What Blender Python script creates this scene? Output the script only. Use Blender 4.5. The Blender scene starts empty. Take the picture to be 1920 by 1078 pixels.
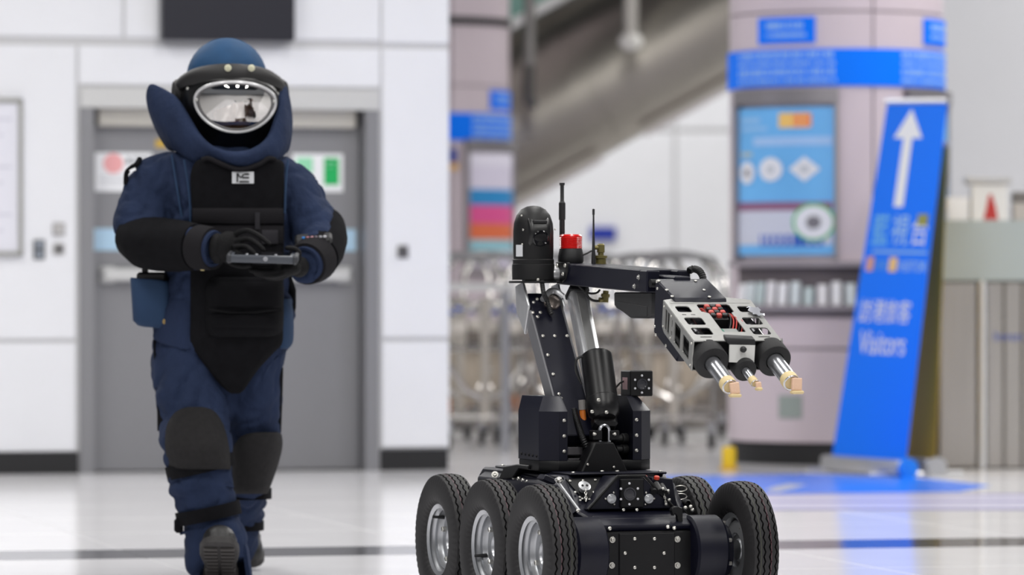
import bpy, bmesh, math, random
from mathutils import Vector, Matrix, noise

# ------------------------------------------------------------------ camera, light, exposure
F, HOR, H = 8700.0, 549.0, 0.97          # focal length in pixels of the 1920x1078 frame, horizon row, eye height (m)
scene = bpy.context.scene
COL = scene.collection
cam_d = bpy.data.cameras.new('camera'); cam = bpy.data.objects.new('camera', cam_d); COL.objects.link(cam)
cam_d.sensor_width = 36.0; cam_d.sensor_fit = 'HORIZONTAL'
cam_d.lens = 36.0 * F / 1920.0
cam_d.shift_y = (HOR - 539.0) / 1920.0
cam_d.clip_end = 500
cam.location = (0, 0, H); cam.rotation_euler = (math.pi / 2, 0, 0)
cam_d.dof.use_dof = True; cam_d.dof.focus_distance = 13.75; cam_d.dof.aperture_fstop = 2.9
scene.camera = cam

world = bpy.data.worlds.new('hall_air'); scene.world = world; world.use_nodes = True
bg = world.node_tree.nodes['Background']
bg.inputs[0].default_value = (0.93, 0.95, 1.0, 1); bg.inputs[1].default_value = 0.27

def ceiling_lamp(x, y, z, sx, sy, watts, rz=0.0):
    l = bpy.data.lights.new('ceiling_lamp', 'AREA'); l.shape = 'RECTANGLE'; l.size = sx; l.size_y = sy
    l.energy = watts; l.color = (1.0, 0.985, 0.96)
    o = bpy.data.objects.new('ceiling_lamp', l); COL.objects.link(o)
    o.location = (x, y, z); o.rotation_euler = (0, 0, rz)
    return o
for ly, w in ((4.0, 205), (9.5, 215), (15.0, 200), (20.0, 185), (25.0, 150), (30.5, 135), (36.0, 135), (41.5, 215)):  # farthest row added to brighten the back wall
    for lx in ((-4.2, 0.6, 5.2) if ly < 24 or ly > 40 else (-6.5, 5.6)):
        ceiling_lamp(lx, ly, 6.4, 1.0, 3.0, w if ly < 24 or ly > 40 else w * 2.7, math.radians(14))

vs = scene.view_settings
vs.view_transform = 'Standard'; vs.look = 'None'; vs.gamma = 1.0; vs.use_curve_mapping = False; vs.exposure = -0.16

# ------------------------------------------------------------------ helpers
random.seed(7)
def V(*a): return Vector(a[0] if len(a) == 1 else a)
def srgb(r, g, b):
    f = lambda c: (c / 255.0) / 12.92 if c / 255.0 <= 0.04045 else ((c / 255.0 + 0.055) / 1.055) ** 2.4
    return (f(r), f(g), f(b), 1.0)
def P(px, py, Y):
    return Vector(((px - 960.0) * Y / F, Y, H - (py - HOR) * Y / F))

MATS = {}
def mat(name, col, rough=0.5, metal=0.0, var=0.0, vscale=20.0, bump=0.0, bscale=60.0, spec=0.5, emit=None, coat=0.0, stretch=None, sheen=0.0, bdist=0.01):
    if name in MATS: return MATS[name]
    m = bpy.data.materials.new(name); m.use_nodes = True; nt = m.node_tree
    b = nt.nodes['Principled BSDF']
    b.inputs['Base Color'].default_value = col; b.inputs['Roughness'].default_value = rough
    b.inputs['Metallic'].default_value = metal; b.inputs['Specular IOR Level'].default_value = spec
    b.inputs['Coat Weight'].default_value = coat
    if sheen: b.inputs['Sheen Weight'].default_value = sheen
    if emit:
        b.inputs['Emission Color'].default_value = emit[0]; b.inputs['Emission Strength'].default_value = emit[1]
    if var or bump:
        tc = nt.nodes.new('ShaderNodeTexCoord'); mp = nt.nodes.new('ShaderNodeMapping')
        nt.links.new(tc.outputs['Object'], mp.inputs['Vector'])
        if stretch: mp.inputs['Scale'].default_value = stretch
    if var:
        n = nt.nodes.new('ShaderNodeTexNoise'); n.inputs['Scale'].default_value = vscale; n.inputs['Detail'].default_value = 4
        nt.links.new(mp.outputs[0], n.inputs['Vector'])
        r = nt.nodes.new('ShaderNodeValToRGB')
        a = [max(0, c * (1 - var)) for c in col[:3]] + [1]; z = [min(1, c * (1 + var)) for c in col[:3]] + [1]
        r.color_ramp.elements[0].position = 0.3; r.color_ramp.elements[1].position = 0.7
        r.color_ramp.elements[0].color = a; r.color_ramp.elements[1].color = z
        nt.links.new(n.outputs['Fac'], r.inputs['Fac']); nt.links.new(r.outputs['Color'], b.inputs['Base Color'])
    if bump:
        n2 = nt.nodes.new('ShaderNodeTexNoise'); n2.inputs['Scale'].default_value = bscale; n2.inputs['Detail'].default_value = 5
        nt.links.new(mp.outputs[0], n2.inputs['Vector'])
        bp = nt.nodes.new('ShaderNodeBump'); bp.inputs['Strength'].default_value = bump; bp.inputs['Distance'].default_value = bdist
        nt.links.new(n2.outputs['Fac'], bp.inputs['Height']); nt.links.new(bp.outputs[0], b.inputs['Normal'])
    MATS[name] = m
    return m

def frame(d, up=None):
    d = V(d).normalized()
    u = V(up) if up is not None else (Vector((0, 0, 1)) if abs(d.z) < 0.95 else Vector((1, 0, 0)))
    a = d.cross(u).normalized(); b = a.cross(d).normalized()
    return a, b, d

class MB:
    """collects shapes; build() links them as one mesh object"""
    def __init__(s): s.v = []; s.f = []; s.m = []
    def add(s, vs, fs, mi=0):
        o = len(s.v); s.v += [tuple(p) for p in vs]; s.f += [tuple(i + o for i in f) for f in fs]; s.m += [mi] * len(fs); return s
    def box(s, c, size, bev=0.0, rot=None, mi=0, seg=1):
        c = V(c); R = rot if rot is not None else Matrix.Identity(3)
        if bev <= 0:
            hx, hy, hz = [k / 2 for k in size]
            vs = [c + R @ Vector((x, y, z)) for x in (-hx, hx) for y in (-hy, hy) for z in (-hz, hz)]
            return s.add(vs, [(0, 1, 3, 2), (4, 6, 7, 5), (0, 4, 5, 1), (2, 3, 7, 6), (0, 2, 6, 4), (1, 5, 7, 3)], mi)
        bm = bmesh.new(); bmesh.ops.create_cube(bm, size=1.0)
        for q in bm.verts: q.co = Vector((q.co.x * size[0], q.co.y * size[1], q.co.z * size[2]))
        bmesh.ops.bevel(bm, geom=bm.edges[:], offset=min(bev, min(size) * 0.49), segments=seg, affect='EDGES', profile=0.5)
        return s.bm(bm, c, R, mi)
    def bm(s, bm, c=Vector(), R=None, mi=0):
        R = R if R is not None else Matrix.Identity(3)
        bm.verts.index_update()
        s.add([V(c) + R @ q.co for q in bm.verts], [[q.index for q in f.verts] for f in bm.faces], mi); bm.free(); return s
    def b2(s, lo, hi, bev=0.0, mi=0):
        lo, hi = V(lo), V(hi)
        return s.box((lo + hi) / 2, [abs(k) for k in (hi - lo)], bev, None, mi)
    def prism(s, pts, ext, bev=0.0, mi=0):
        """closed polygon (3-d points) pushed along ext"""
        n = len(pts); a = [V(p) for p in pts]; e = V(ext)
        if bev > 0:
            bm = bmesh.new(); q = [bm.verts.new(p) for p in a] + [bm.verts.new(p + e) for p in a]
            bm.faces.new(q[:n]); bm.faces.new(q[n:][::-1])
            for i in range(n): bm.faces.new((q[i], q[n + i], q[n + (i + 1) % n], q[(i + 1) % n]))
            bmesh.ops.recalc_face_normals(bm, faces=bm.faces[:])
            bmesh.ops.bevel(bm, geom=bm.edges[:], offset=bev, segments=1, affect='EDGES', profile=0.5)
            return s.bm(bm, mi=mi)
        return s.add(a + [p + e for p in a], [tuple(range(n)), tuple(range(2 * n - 1, n - 1, -1))] +
                     [(i, i + n, (i + 1) % n + n, (i + 1) % n) for i in range(n)], mi)
    def cyl(s, p0, p1, r0, r1=None, seg=16, mi=0, caps=True):
        p0, p1 = V(p0), V(p1); r1 = r0 if r1 is None else r1
        a, b, d = frame(p1 - p0); vs = []
        for p, r in ((p0, r0), (p1, r1)):
            vs += [p + (a * math.cos(t) + b * math.sin(t)) * r for t in [2 * math.pi * i / seg for i in range(seg)]]
        fs = [(i, (i + 1) % seg, (i + 1) % seg + seg, i + seg) for i in range(seg)]
        if caps: fs += [tuple(range(seg))[::-1], tuple(range(seg, 2 * seg))]
        return s.add(vs, fs, mi)
    def lathe(s, prof, o=(0, 0, 0), axis=(0, 0, 1), seg=24, mi=0, caps=True):
        o = V(o); a, b, d = frame(axis); vs = []; n = len(prof)
        for r, h in prof:
            vs += [o + d * h + (a * math.cos(t) + b * math.sin(t)) * r for t in [2 * math.pi * i / seg for i in range(seg)]]
        fs = [(k * seg + i, k * seg + (i + 1) % seg, (k + 1) * seg + (i + 1) % seg, (k + 1) * seg + i) for k in range(n - 1) for i in range(seg)]
        if caps and prof[0][0] > 1e-6: fs.append(tuple(range(seg))[::-1])
        if caps and prof[-1][0] > 1e-6: fs.append(tuple(range((n - 1) * seg, n * seg)))
        return s.add(vs, fs, mi)
    def tube(s, pts, r, seg=8, mi=0, caps=True, closed=False):
        pts = [V(p) for p in pts]; n = len(pts); vs = []; pa = None
        for i, p in enumerate(pts):
            if closed: t = pts[(i + 1) % n] - pts[i - 1]
            else: t = pts[min(i + 1, n - 1)] - pts[max(i - 1, 0)]
            t = t.normalized() if t.length > 1e-9 else Vector((0, 0, 1))
            if pa is None: pa = frame(t)[0]
            pa = (pa - t * pa.dot(t)); pa = pa.normalized() if pa.length > 1e-6 else frame(t)[0]
            pb = t.cross(pa); rr = r[i] if isinstance(r, (list, tuple)) else r
            vs += [p + (pa * math.cos(k) + pb * math.sin(k)) * rr for k in [2 * math.pi * j / seg for j in range(seg)]]
        fs = [(k * seg + j, k * seg + (j + 1) % seg, ((k + 1) % n) * seg + (j + 1) % seg, ((k + 1) % n) * seg + j)
              for k in range(n if closed else n - 1) for j in range(seg)]
        if caps and not closed: fs += [tuple(range(seg))[::-1], tuple(range((n - 1) * seg, n * seg))]
        return s.add(vs, fs, mi)
    def ball(s, c, r, seg=16, rings=10, R=None, mi=0):
        c = V(c); r = (r, r, r) if not isinstance(r, (tuple, list)) else r; R = R if R is not None else Matrix.Identity(3)
        vs = [c + R @ Vector((0, 0, r[2]))]
        for k in range(1, rings):
            t = math.pi * k / rings
            vs += [c + R @ Vector((r[0] * math.sin(t) * math.cos(2 * math.pi * i / seg), r[1] * math.sin(t) * math.sin(2 * math.pi * i / seg), r[2] * math.cos(t))) for i in range(seg)]
        vs.append(c + R @ Vector((0, 0, -r[2]))); L = len(vs) - 1
        fs = [(0, 1 + i, 1 + (i + 1) % seg) for i in range(seg)]
        for k in range(rings - 2):
            fs += [(1 + k * seg + i, 1 + (k + 1) * seg + i, 1 + (k + 1) * seg + (i + 1) % seg, 1 + k * seg + (i + 1) % seg) for i in range(seg)]
        fs += [(L, 1 + (rings - 2) * seg + (i + 1) % seg, 1 + (rings - 2) * seg + i) for i in range(seg)]
        return s.add(vs, fs, mi)
    def loft(s, rings, caps=True, mi=0, closed=True):
        n = len(rings[0]); vs = [p for r in rings for p in r]
        fs = [(k * n + i, k * n + (i + 1) % n, (k + 1) * n + (i + 1) % n, (k + 1) * n + i) for k in range(len(rings) - 1) for i in range(n if closed else n - 1)]
        if caps: fs += [tuple(range(n))[::-1], tuple(range((len(rings) - 1) * n, len(rings) * n))]
        return s.add(vs, fs, mi)
    def sheet(s, grid, thick, nrm=None, mi=0):
        """grid[r][c] of points = front; a back is made `thick` further along nrm(point,r,c) and the rim closed"""
        R, C = len(grid), len(grid[0]); fr = [V(p) for row in grid for p in row]; bk = []
        for r in range(R):
            for c in range(C):
                if nrm is not None: n = V(nrm)
                else:
                    du = V(grid[r][min(c + 1, C - 1)]) - V(grid[r][max(c - 1, 0)]); dv = V(grid[min(r + 1, R - 1)][c]) - V(grid[max(r - 1, 0)][c])
                    n = du.cross(dv); n = n.normalized() if n.length > 1e-12 else Vector((0, 1, 0))
                bk.append(V(grid[r][c]) + n * thick)
        N = R * C; ix = lambda r, c: r * C + c
        fs = []
        for r in range(R - 1):
            for c in range(C - 1):
                q = (ix(r, c), ix(r + 1, c), ix(r + 1, c + 1), ix(r, c + 1)); fs += [q, tuple(k + N for k in q[::-1])]
        edge = [ix(0, c) for c in range(C)] + [ix(r, C - 1) for r in range(1, R)] + [ix(R - 1, c) for c in range(C - 2, -1, -1)] + [ix(r, 0) for r in range(R - 2, 0, -1)]
        for i in range(len(edge)):
            a, b = edge[i], edge[(i + 1) % len(edge)]; fs.append((a, b, b + N, a + N))
        return s.add(fr + bk, fs, mi)
    def mesh(s, name, mats, smooth=35, weld=False):
        me = bpy.data.meshes.new(name); me.from_pydata(s.v, [], s.f)
        for k in (mats if isinstance(mats, (list, tuple)) else [mats]): me.materials.append(k)
        if len(set(s.m)) > 1: me.polygons.foreach_set('material_index', s.m)
        bm = bmesh.new(); bm.from_mesh(me)
        if weld: bmesh.ops.remove_doubles(bm, verts=bm.verts[:], dist=1e-5)
        bmesh.ops.recalc_face_normals(bm, faces=bm.faces[:]); bm.to_mesh(me); bm.free()
        if smooth:
            me.polygons.foreach_set('use_smooth', [True] * len(me.polygons)); me.set_sharp_from_angle(angle=math.radians(smooth))
        me.update(); return me
    def build(s, name, mats, parent=None, smooth=35, label=None):
        o = bpy.data.objects.new(name, s.mesh(name, mats, smooth)); COL.objects.link(o)
        if parent is not None: o.parent = parent
        if label: o['label'] = label
        return o

def link(name, me, parent=None, M=None):
    o = bpy.data.objects.new(name, me); COL.objects.link(o)
    if parent is not None: o.parent = parent
    if M is not None: o.matrix_local = M
    return o
def tag(o, label, cat, group=None):
    o['label'] = label; o['category'] = cat
    if group: o['group'] = group
    return o
def struct(o):
    o['kind'] = 'structure'; return o
def root(name, loc, rz=0.0, label=None, cat=None, group=None):
    e = bpy.data.objects.new(name, None); COL.objects.link(e); e.location = loc; e.rotation_euler = (0, 0, rz); e.empty_display_size = 0.1
    if label: tag(e, label, cat, group)
    return e
def copy_tree(o, parent=None):
    c = o.copy(); COL.objects.link(c); c.parent = parent
    for ch in list(o.children): copy_tree(ch, c)
    return c
_unit = {}
def stud(parent, pos, nrm, r, h=None, kind='bolt', material=None, name='bolt'):
    """small fastener sharing one mesh per kind"""
    key = (kind, material.name)
    if key not in _unit:
        m = MB()
        if kind == 'bolt': m.lathe([(1.0, 0), (1.0, .35), (.8, .62), (.42, .72), (.36, .5), (0, .5)], seg=10)
        elif kind == 'washer': m.lathe([(1.0, 0), (1.0, .25), (.95, .3), (.62, .3), (.62, .75), (.5, .9), (.3, .9), (.26, .55), (0, .55)], seg=12)
        elif kind == 'knob': m.lathe([(.55, 0), (.55, .3), (1.0, .55), (1.05, 1.0), (.85, 1.5), (.4, 1.75), (0, 1.8)], seg=12)
        elif kind == 'hex': m.lathe([(1.0, 0), (1.0, .9), (.82, 1.05), (0, 1.05)], seg=6)
        _unit[key] = m.mesh(name, material, 40)
    a, b, d = frame(nrm)
    M = Matrix(((b.x, a.x, d.x, pos[0]), (b.y, a.y, d.y, pos[1]), (b.z, a.z, d.z, pos[2]), (0, 0, 0, 1))) @ Matrix.Diagonal((r, r, h if h else r, 1))
    return link(name, _unit[key], parent, M)

def curve_mesh(splines, ext, name='plate', bev=0.0):
    """flat outline with holes (first closed loop outside, others holes) -> filled mesh of thickness 2*ext in the xy plane"""
    cu = bpy.data.curves.new(name, 'CURVE'); cu.dimensions = '2D'; cu.fill_mode = 'BOTH'; cu.extrude = ext
    for pts in splines:
        sp = cu.splines.new('POLY'); sp.points.add(len(pts) - 1); sp.use_cyclic_u = True
        for i, p in enumerate(pts): sp.points[i].co = (p[0], p[1], 0, 1)
    o = bpy.data.objects.new(name, cu); COL.objects.link(o)
    dg = bpy.context.evaluated_depsgraph_get(); dg.update()
    me = bpy.data.meshes.new_from_object(o.evaluated_get(dg)); me.name = name
    bpy.data.objects.remove(o); bpy.data.curves.remove(cu); return me
def text_mesh(txt, size, ext=0.001, align='CENTER'):
    cu = bpy.data.curves.new('lettering', 'FONT'); cu.body = txt; cu.size = size; cu.extrude = ext; cu.align_x = align; cu.align_y = 'CENTER'; cu.resolution_u = 3
    o = bpy.data.objects.new('lettering', cu); COL.objects.link(o)
    dg = bpy.context.evaluated_depsgraph_get(); dg.update()
    me = bpy.data.meshes.new_from_object(o.evaluated_get(dg)); me.name = 'lettering'
    bpy.data.objects.remove(o); bpy.data.curves.remove(cu); return me
def rrect(cx, cy, w, h, r, n=4):
    out = []
    for sx, sy, a0 in ((1, 1, 0), (-1, 1, 90), (-1, -1, 180), (1, -1, 270)):
        for k in range(n + 1):
            t = math.radians(a0 + 90 * k / n)
            out.append((cx + sx * (w / 2 - r) + r * math.cos(t), cy + sy * (h / 2 - r) + r * math.sin(t)))
    return out
def mesh_verts(me, fn):
    for q in me.vertices: q.co = fn(q.co)
    me.update()
def apply_mods(o, smooth=60):
    dg = bpy.context.evaluated_depsgraph_get(); dg.update()
    me = bpy.data.meshes.new_from_object(o.evaluated_get(dg)); o.modifiers.clear(); old = o.data; o.data = me
    bpy.data.meshes.remove(old); me.polygons.foreach_set('use_smooth', [True] * len(me.polygons)); return o
def fuse(o, voxel, smooth_it=8, fac=0.5):
    m = o.modifiers.new('remesh', 'REMESH'); m.mode = 'VOXEL'; m.voxel_size = voxel; m.use_smooth_shade = True
    if smooth_it:
        q = o.modifiers.new('smooth', 'SMOOTH'); q.factor = fac; q.iterations = smooth_it
    return apply_mods(o)
# ------------------------------------------------------------------ materials
M_wall = mat('white_panel', srgb(232, 233, 238), 0.32, var=0.015, vscale=3)
M_joint = mat('joint_grey', srgb(198, 198, 200), 0.7)
M_black = mat('matt_black', srgb(24, 24, 27), 0.55)
M_steel = mat('brushed_steel', srgb(176, 177, 182), 0.36, metal=0.85, var=0.05, vscale=30, stretch=(1, 1, 40))
M_steeld = mat('door_steel', srgb(138, 138, 142), 0.42, metal=0.35, var=0.03, vscale=14, stretch=(30, 30, 1))
M_pale = mat('pale_metal', srgb(214, 214, 214), 0.3, metal=0.3)
M_white = mat('white_print', srgb(240, 241, 244), 0.5)
M_blue = mat('sign_blue', srgb(0, 120, 255), 0.6, spec=.15)
M_pink = mat('column_cladding', srgb(205, 192, 200), 0.3, var=0.02, vscale=2)
M_grey = mat('grey_wall', srgb(204, 205, 209), 0.55, var=0.01, vscale=2)

# ------------------------------------------------------------------ floor
RA = math.radians(14.0); CU, SU = math.cos(RA), math.sin(RA)
def floor_mat(name, col, spec, rough):
    m = mat(name, col, rough, var=0.03, vscale=3.0, spec=spec); return m
M_tile = floor_mat('floor_tile', srgb(226, 225, 228), 0.22, 0.13)
M_stripe = floor_mat('floor_stripe', srgb(84, 84, 88), 0.6, 0.09)
fl = MB(); fl.b2((-40, -10, -0.06), (40, 70, -0.0035)); floor = struct(fl.build('floor', mat('grout', srgb(190, 189, 190), 0.6)))
# the floor grid runs 14 degrees off the view; dark inlay bands run along u at fixed v
g0 = Vector((-1.16, 16.26, 0))                               # a tile corner seen in the picture
TS = 1.2
def uv2w(u, v): return Vector((g0.x + u * CU - v * SU, g0.y + u * SU + v * CU, 0))
# dark band crosses the view at v of the pixel row 1030
sb = P(700, 1032, 1) - Vector((0, 0, H)); tt = H / -sb.z; pt = Vector((sb.x * tt, tt, 0)); d0 = pt - g0
vband = -d0.x * SU + d0.y * CU
BW = 0.60
tile_me = MB().box((TS / 2, TS / 2, -0.01), (TS - 0.005, TS - 0.005, 0.02), 0.0015).mesh('tile', M_tile, 0)
rotT = Matrix.Rotation(RA, 4, 'Z')
def add_tile(u, v, me, name='tile'):
    p = uv2w(u, v); link(name, me, floor, Matrix.Translation(p) @ rotT)
for j in range(-4, 11):
    v0 = vband + BW / 2 + j * TS if j >= 0 else vband - BW / 2 + j * TS
    for i in range(-5, 7):
        p = uv2w(i * TS + TS / 2, v0 + TS / 2)
        if abs(p.x) < p.y * 0.125 + 0.9 and 11.5 < p.y < 31: add_tile(i * TS, v0, tile_me)
st_me = MB().box((TS, 0, -0.01), (TS * 2 - 0.004, BW - 0.005, 0.02), 0.0015).mesh('inlay_slab', M_stripe, 0)
for i in range(-4, 5): link('inlay_slab', st_me, floor, Matrix.Translation(uv2w(i * TS * 2, vband)) @ rotT)

# ------------------------------------------------------------------ panelled wall with the double door (14 degrees off the view)
WO = Vector(((430 - 960) * 25.1 / F, 25.1, 0))
wu = Vector((CU, SU, 0)); wn = Vector((SU, -CU, 0))           # along the wall, out of the wall
def W(px, py, d=0.0):
    """pixel -> (along, height) on the plane d metres in front of the wall face"""
    r = Vector(((px - 960) / F, 1, -(py - HOR) / F)); o = Vector((0, 0, H)); pl = WO + wn * d
    t = (pl - o).dot(wn) / r.dot(wn); q = o + r * t - pl
    return q.dot(wu), q.z + 0
MW = Matrix.Translation(WO) @ rotT
def wbox(px0, py0, px1, py1, d0, d1, bev=0.0, mb=None, bottom=None):
    """box on the wall between pixel corners; d0..d1 metres out of the wall"""
    a0, z1 = W(px0, py0, d1); a1, z0 = W(px1, py1, d1)
    if bottom is not None: z0 = bottom
    return (mb or MB()).b2((a0, -d1, z0), (a1, -d0, z1), bev)
def wpart(name, mb, m, parent, smooth=35):
    o = mb.build(name, m, parent, smooth); return o
def wroot(mb, name, m, smooth=35):
    o = mb.build(name, m, None, smooth); o.matrix_world = MW; return o
aL = W(-320, 500)[0]; aR = W(843, 500)[0]; a_dl = W(150, 500)[0]; a_dr = W(710, 500)[0]; z_dt = W(430, 166)[1]
wl = MB(); ztop = 4.6
wl.b2((aL, 0.012, 0), (a_dl, 0.5, ztop)); wl.b2((a_dr, 0.012, 0), (aR - .004, 0.5, ztop)); wl.b2((a_dl, 0.012, z_dt), (a_dr, 0.5, ztop))
wall_left = struct(wroot(wl, 'wall_left', M_joint))
def wp(px0, py0, px1, py1):
    wpart('panel', wbox(px0, py0, px1, py1, -0.014, 0.0, 0.003), M_wall, wall_left)
wp(-300, 80, 142, 635); wp(-300, 644, 142, 846); wp(148, 85, 712, 164); wp(717, 91, 842, 632); wp(717, 641, 842, 838)
wp(-300, -260, 229, 70); wp(235, -260, 712, 76); wp(717, -260, 842, 82)
bb = MB(); z_bb = W(70, 848)[1]
bb.b2((aL, -0.006, 0), (a_dl - .01, 0.02, z_bb)); bb.b2((a_dr + .01, -0.006, 0), (aR - .01, 0.02, z_bb))
struct(wroot(bb, 'baseboard_left', M_black))
# double door
dr = struct(root('door_1', WO, RA)); 
fr = MB()
zt = z_dt
fr.b2((a_dl, -0.01, 0), (a_dl + .075, .28, zt - .11)); fr.b2((a_dr - .075, -0.01, 0), (a_dr, .28, zt - .11)); fr.build('door_frame', M_steeld, dr)
MB().b2((a_dl, -0.012, zt - .11), (a_dr, .28, zt), .004).build('door_head', M_pale, dr)
am = (a_dl + a_dr) / 2
DD = .14
for k, (x0, x1) in enumerate(((a_dl + .078, am - .003), (am + .003, a_dr - .078))):
    leaf = MB().b2((x0, DD, .008), (x1, DD + .05, zt - .2), .004).build('door_leaf', M_steeld, dr)
    z = W(430, 515)[1]
    h = MB(); h.b2((x0 + .06, DD - .07, z - .035), (x1 - .06, DD - .03, z + .035), .012)
    for xx in (x0 + .09, x1 - .09): h.b2((xx - .04, DD - .04, z - .045), (xx + .04, DD, z + .045), .008)
    h.build('push_bar', M_pale, leaf)
    zc = W(430, 220)[1]
    xc = (x0 + .03, x0 + .47) if k == 0 else (x1 - .47, x1 - .03)
    MB().b2((xc[0], DD - .07, zc - .05), (xc[1], DD, zc + .05), .01).build('door_closer', mat('closer', srgb(196, 192, 184), .4), leaf)
    xo = x0 + .02 if k == 0 else x1 - .30
    zs = W(430, 449)[1]
    MB().b2((xo, DD - .004, zs - .06), (xo + .28, DD, zs + .06)).build('sign_plate', mat('pale_blue', srgb(176, 208, 232), .4), leaf)
MB().b2((a_dl + .075, DD, zt - .2), (a_dr - .075, DD + .06, zt - .11)).build('transom', mat('dark_steel', srgb(92, 92, 95), .5, metal=.3), dr)
MB().b2((a_dl, .26, 0), (a_dr, .28, zt)).build('door_backing', M_joint, dr)
# notices on the doors
def notice(name, px0, py0, px1, py1, label, cat, marks):
    D = -DD + .0045
    a0, z1 = W(px0, py0, -DD); a1, z0 = W(px1, py1, -DD)
    r = root(name, MW @ Vector(((a0 + a1) / 2, DD - .0002, z0)), RA, label, cat)
    w, h = a1 - a0, z1 - z0
    MB().b2((-w / 2, -.003, 0), (w / 2, 0, h)).build('sheet', M_white, r)
    for i, (x0, y0, x1, y1, m, nm) in enumerate(marks):
        MB().b2((-w / 2 + x0 * w, -.0045, h - y1 * h), (-w / 2 + x1 * w, -.003, h - y0 * h)).build(nm, m, r)
    return r, w, h
M_red = mat('soft_red', srgb(236, 168, 170), .5); M_green = mat('safety_green', srgb(8, 178, 92), .45); M_ink = mat('ink', srgb(120, 122, 130), .6)
M_lgreen = mat('pale_green', srgb(150, 222, 180), .5)
n1, w1, h1 = notice('warning_notice', 178, 286, 285, 359, 'white notice with a red ring symbol on the left door leaf', 'notice',
    [(.55, .12, .62, .3, M_ink, 'lettering'), (.66, .12, .95, .18, M_ink, 'lettering'), (.66, .24, .9, .3, M_ink, 'lettering')] +
    [(.08, .60 + i * .1, .9, .64 + i * .1, mat('faint_ink', srgb(205, 206, 212), .6), 'lettering') for i in range(3)])
ring = MB(); ring.lathe([(.028, 0), (.055, 0), (.055, .002), (.028, .002)], o=(-w1 / 2 + .1, -.003, h1 * .72), axis=(0, -1, 0), seg=20)
ring.build('ring_symbol', M_red, n1)
n2, w2, h2 = notice('green_notice', 548, 288, 643, 360, 'white and green safety notice on the right door leaf', 'notice',
    [(.62, .1, .92, .82, M_green, 'green_block'), (.08, .1, .4, .5, M_lgreen, 'green_block'), (.66, .2, .86, .25, M_lgreen, 'lettering'), (.66, .32, .82, .36, M_lgreen, 'lettering')])
tg = wbox(292, 262, 316, 276, -DD, -DD + .006); o = tg.build('door_tag', mat('tag_yellow', srgb(206, 168, 60), .5)); o.matrix_world = MW
tag(o, 'small yellow tag on the door beside the dark collar tip', 'tag')
# dark sign box over the door
sg = MB(); sg = wbox(305, -120, 553, 77, 0, .10, .004)
o = wroot(sg, 'hanging_sign', mat('sign_face', srgb(26, 26, 38), .35)); tag(o, 'dark rectangular sign box on white panels above the double door', 'sign')
# framed notice board at the left edge
nb = root('notice_board', MW @ Vector((W(-80, 480)[0], 0, W(0, 480)[1])), RA, 'grey framed white notice board on the wall at the left edge', 'notice board')
x0 = W(-200, 330)[0] - W(-80, 480)[0]; x1 = W(42, 330)[0] - W(-80, 480)[0]; zz = W(0, 184)[1] - W(0, 480)[1]
MB().b2((x0, -.02, 0), (x1, 0, zz)).build('backing', mat('paper', srgb(226, 226, 236), .5), nb)
f = MB()
for lo, hi in (((x0, -.035, 0), (x1, -.005, .025)), ((x0, -.035, zz - .025), (x1, -.005, zz)), ((x0, -.035, 0), (x0 + .025, -.005, zz)), ((x1 - .025, -.035, 0), (x1, -.005, zz))): f.b2(lo, hi, .004)
f.build('frame', mat('board_frame', srgb(168, 168, 164), .4, metal=.4), nb)
for i in range(9): MB().b2((x0 + .05, -.0212, zz - .12 - i * .085), (x1 - .06 - .05 * (i % 3), -.02, zz - .105 - i * .085)).build('lettering', mat('faint_ink2', srgb(206, 206, 218), .6), nb)
# wall switches
def switch(px, py, w, h, m1, m2, label, tall=False):
    a, z = W(px, py); r = root('wall_switch', MW @ Vector((a, 0, z - h / 2)), RA, label, 'switch', 'switch plates on the white wall')
    MB().b2((-w / 2, -.012, 0), (w / 2, 0, h), .004).build('plate', m1, r)
    for i in range(2 if tall else 1):
        zc = h * ((i + .5) / (2 if tall else 1)); MB().b2((-w * .28, -.017, zc - w * .26), (w * .28, -.01, zc + w * .26), .003).build('button', m2, r)
M_sw1 = mat('switch_dark', srgb(70, 74, 78), .4); M_sw2 = mat('switch_grey', srgb(176, 174, 174), .4, metal=.3); M_sw3 = mat('switch_mid', srgb(118, 116, 118), .45); M_sw4 = mat('switch_button', srgb(52, 52, 56), .4)
switch(73, 468, .062, .105, M_sw1, mat('switch_light', srgb(150, 158, 170), .4), 'tall dark switch plate with two buttons by the notice board', True)
switch(110, 430, .066, .07, M_sw2, mat('switch_pale', srgb(190, 188, 188), .4), 'pale grey blank plate, upper of the pair beside the door')
switch(110, 467, .062, .062, M_sw2, M_sw4, 'grey plate with dark button, lower of the pair beside the door')
switch(755, 472, .062, .07, M_sw3, M_sw4, 'dark switch plate alone on the wall right of the door')

# ------------------------------------------------------------------ round columns with blue signs and posters
def arc_panel(mb, r, a0, a1, z0, z1, t, n=14):
    """curved slab, angle 0 = towards the camera, positive to the right"""
    outer = [(r * math.sin(a0 + (a1 - a0) * i / n), -r * math.cos(a0 + (a1 - a0) * i / n)) for i in range(n + 1)]
    inner = [((r - t) * math.sin(a0 + (a1 - a0) * i / n), -(r - t) * math.cos(a0 + (a1 - a0) * i / n)) for i in range(n + 1)][::-1]
    mb.prism([(x, y, z0) for x, y in outer + inner], (0, 0, z1 - z0)); return mb
def text_rows(mb, r, a0, a1, z0, z1, rows, seed):
    rnd = random.Random(seed); hh = (z1 - z0) / rows
    for k in range(rows):
        a = a0; zc = z1 - hh * (k + .5); big = .33 if k % 2 == 0 else .22
        while a < a1 - .01:
            w = rnd.uniform(.012, .03)
            arc_panel(mb, r, a, min(a + w, a1), zc - hh * big, zc + hh * big, .004, 1); a += w + rnd.choice((.006, .007, .02))
    return mb
M_txt = mat('pale_blue_print', srgb(150, 190, 242), .5)
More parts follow.
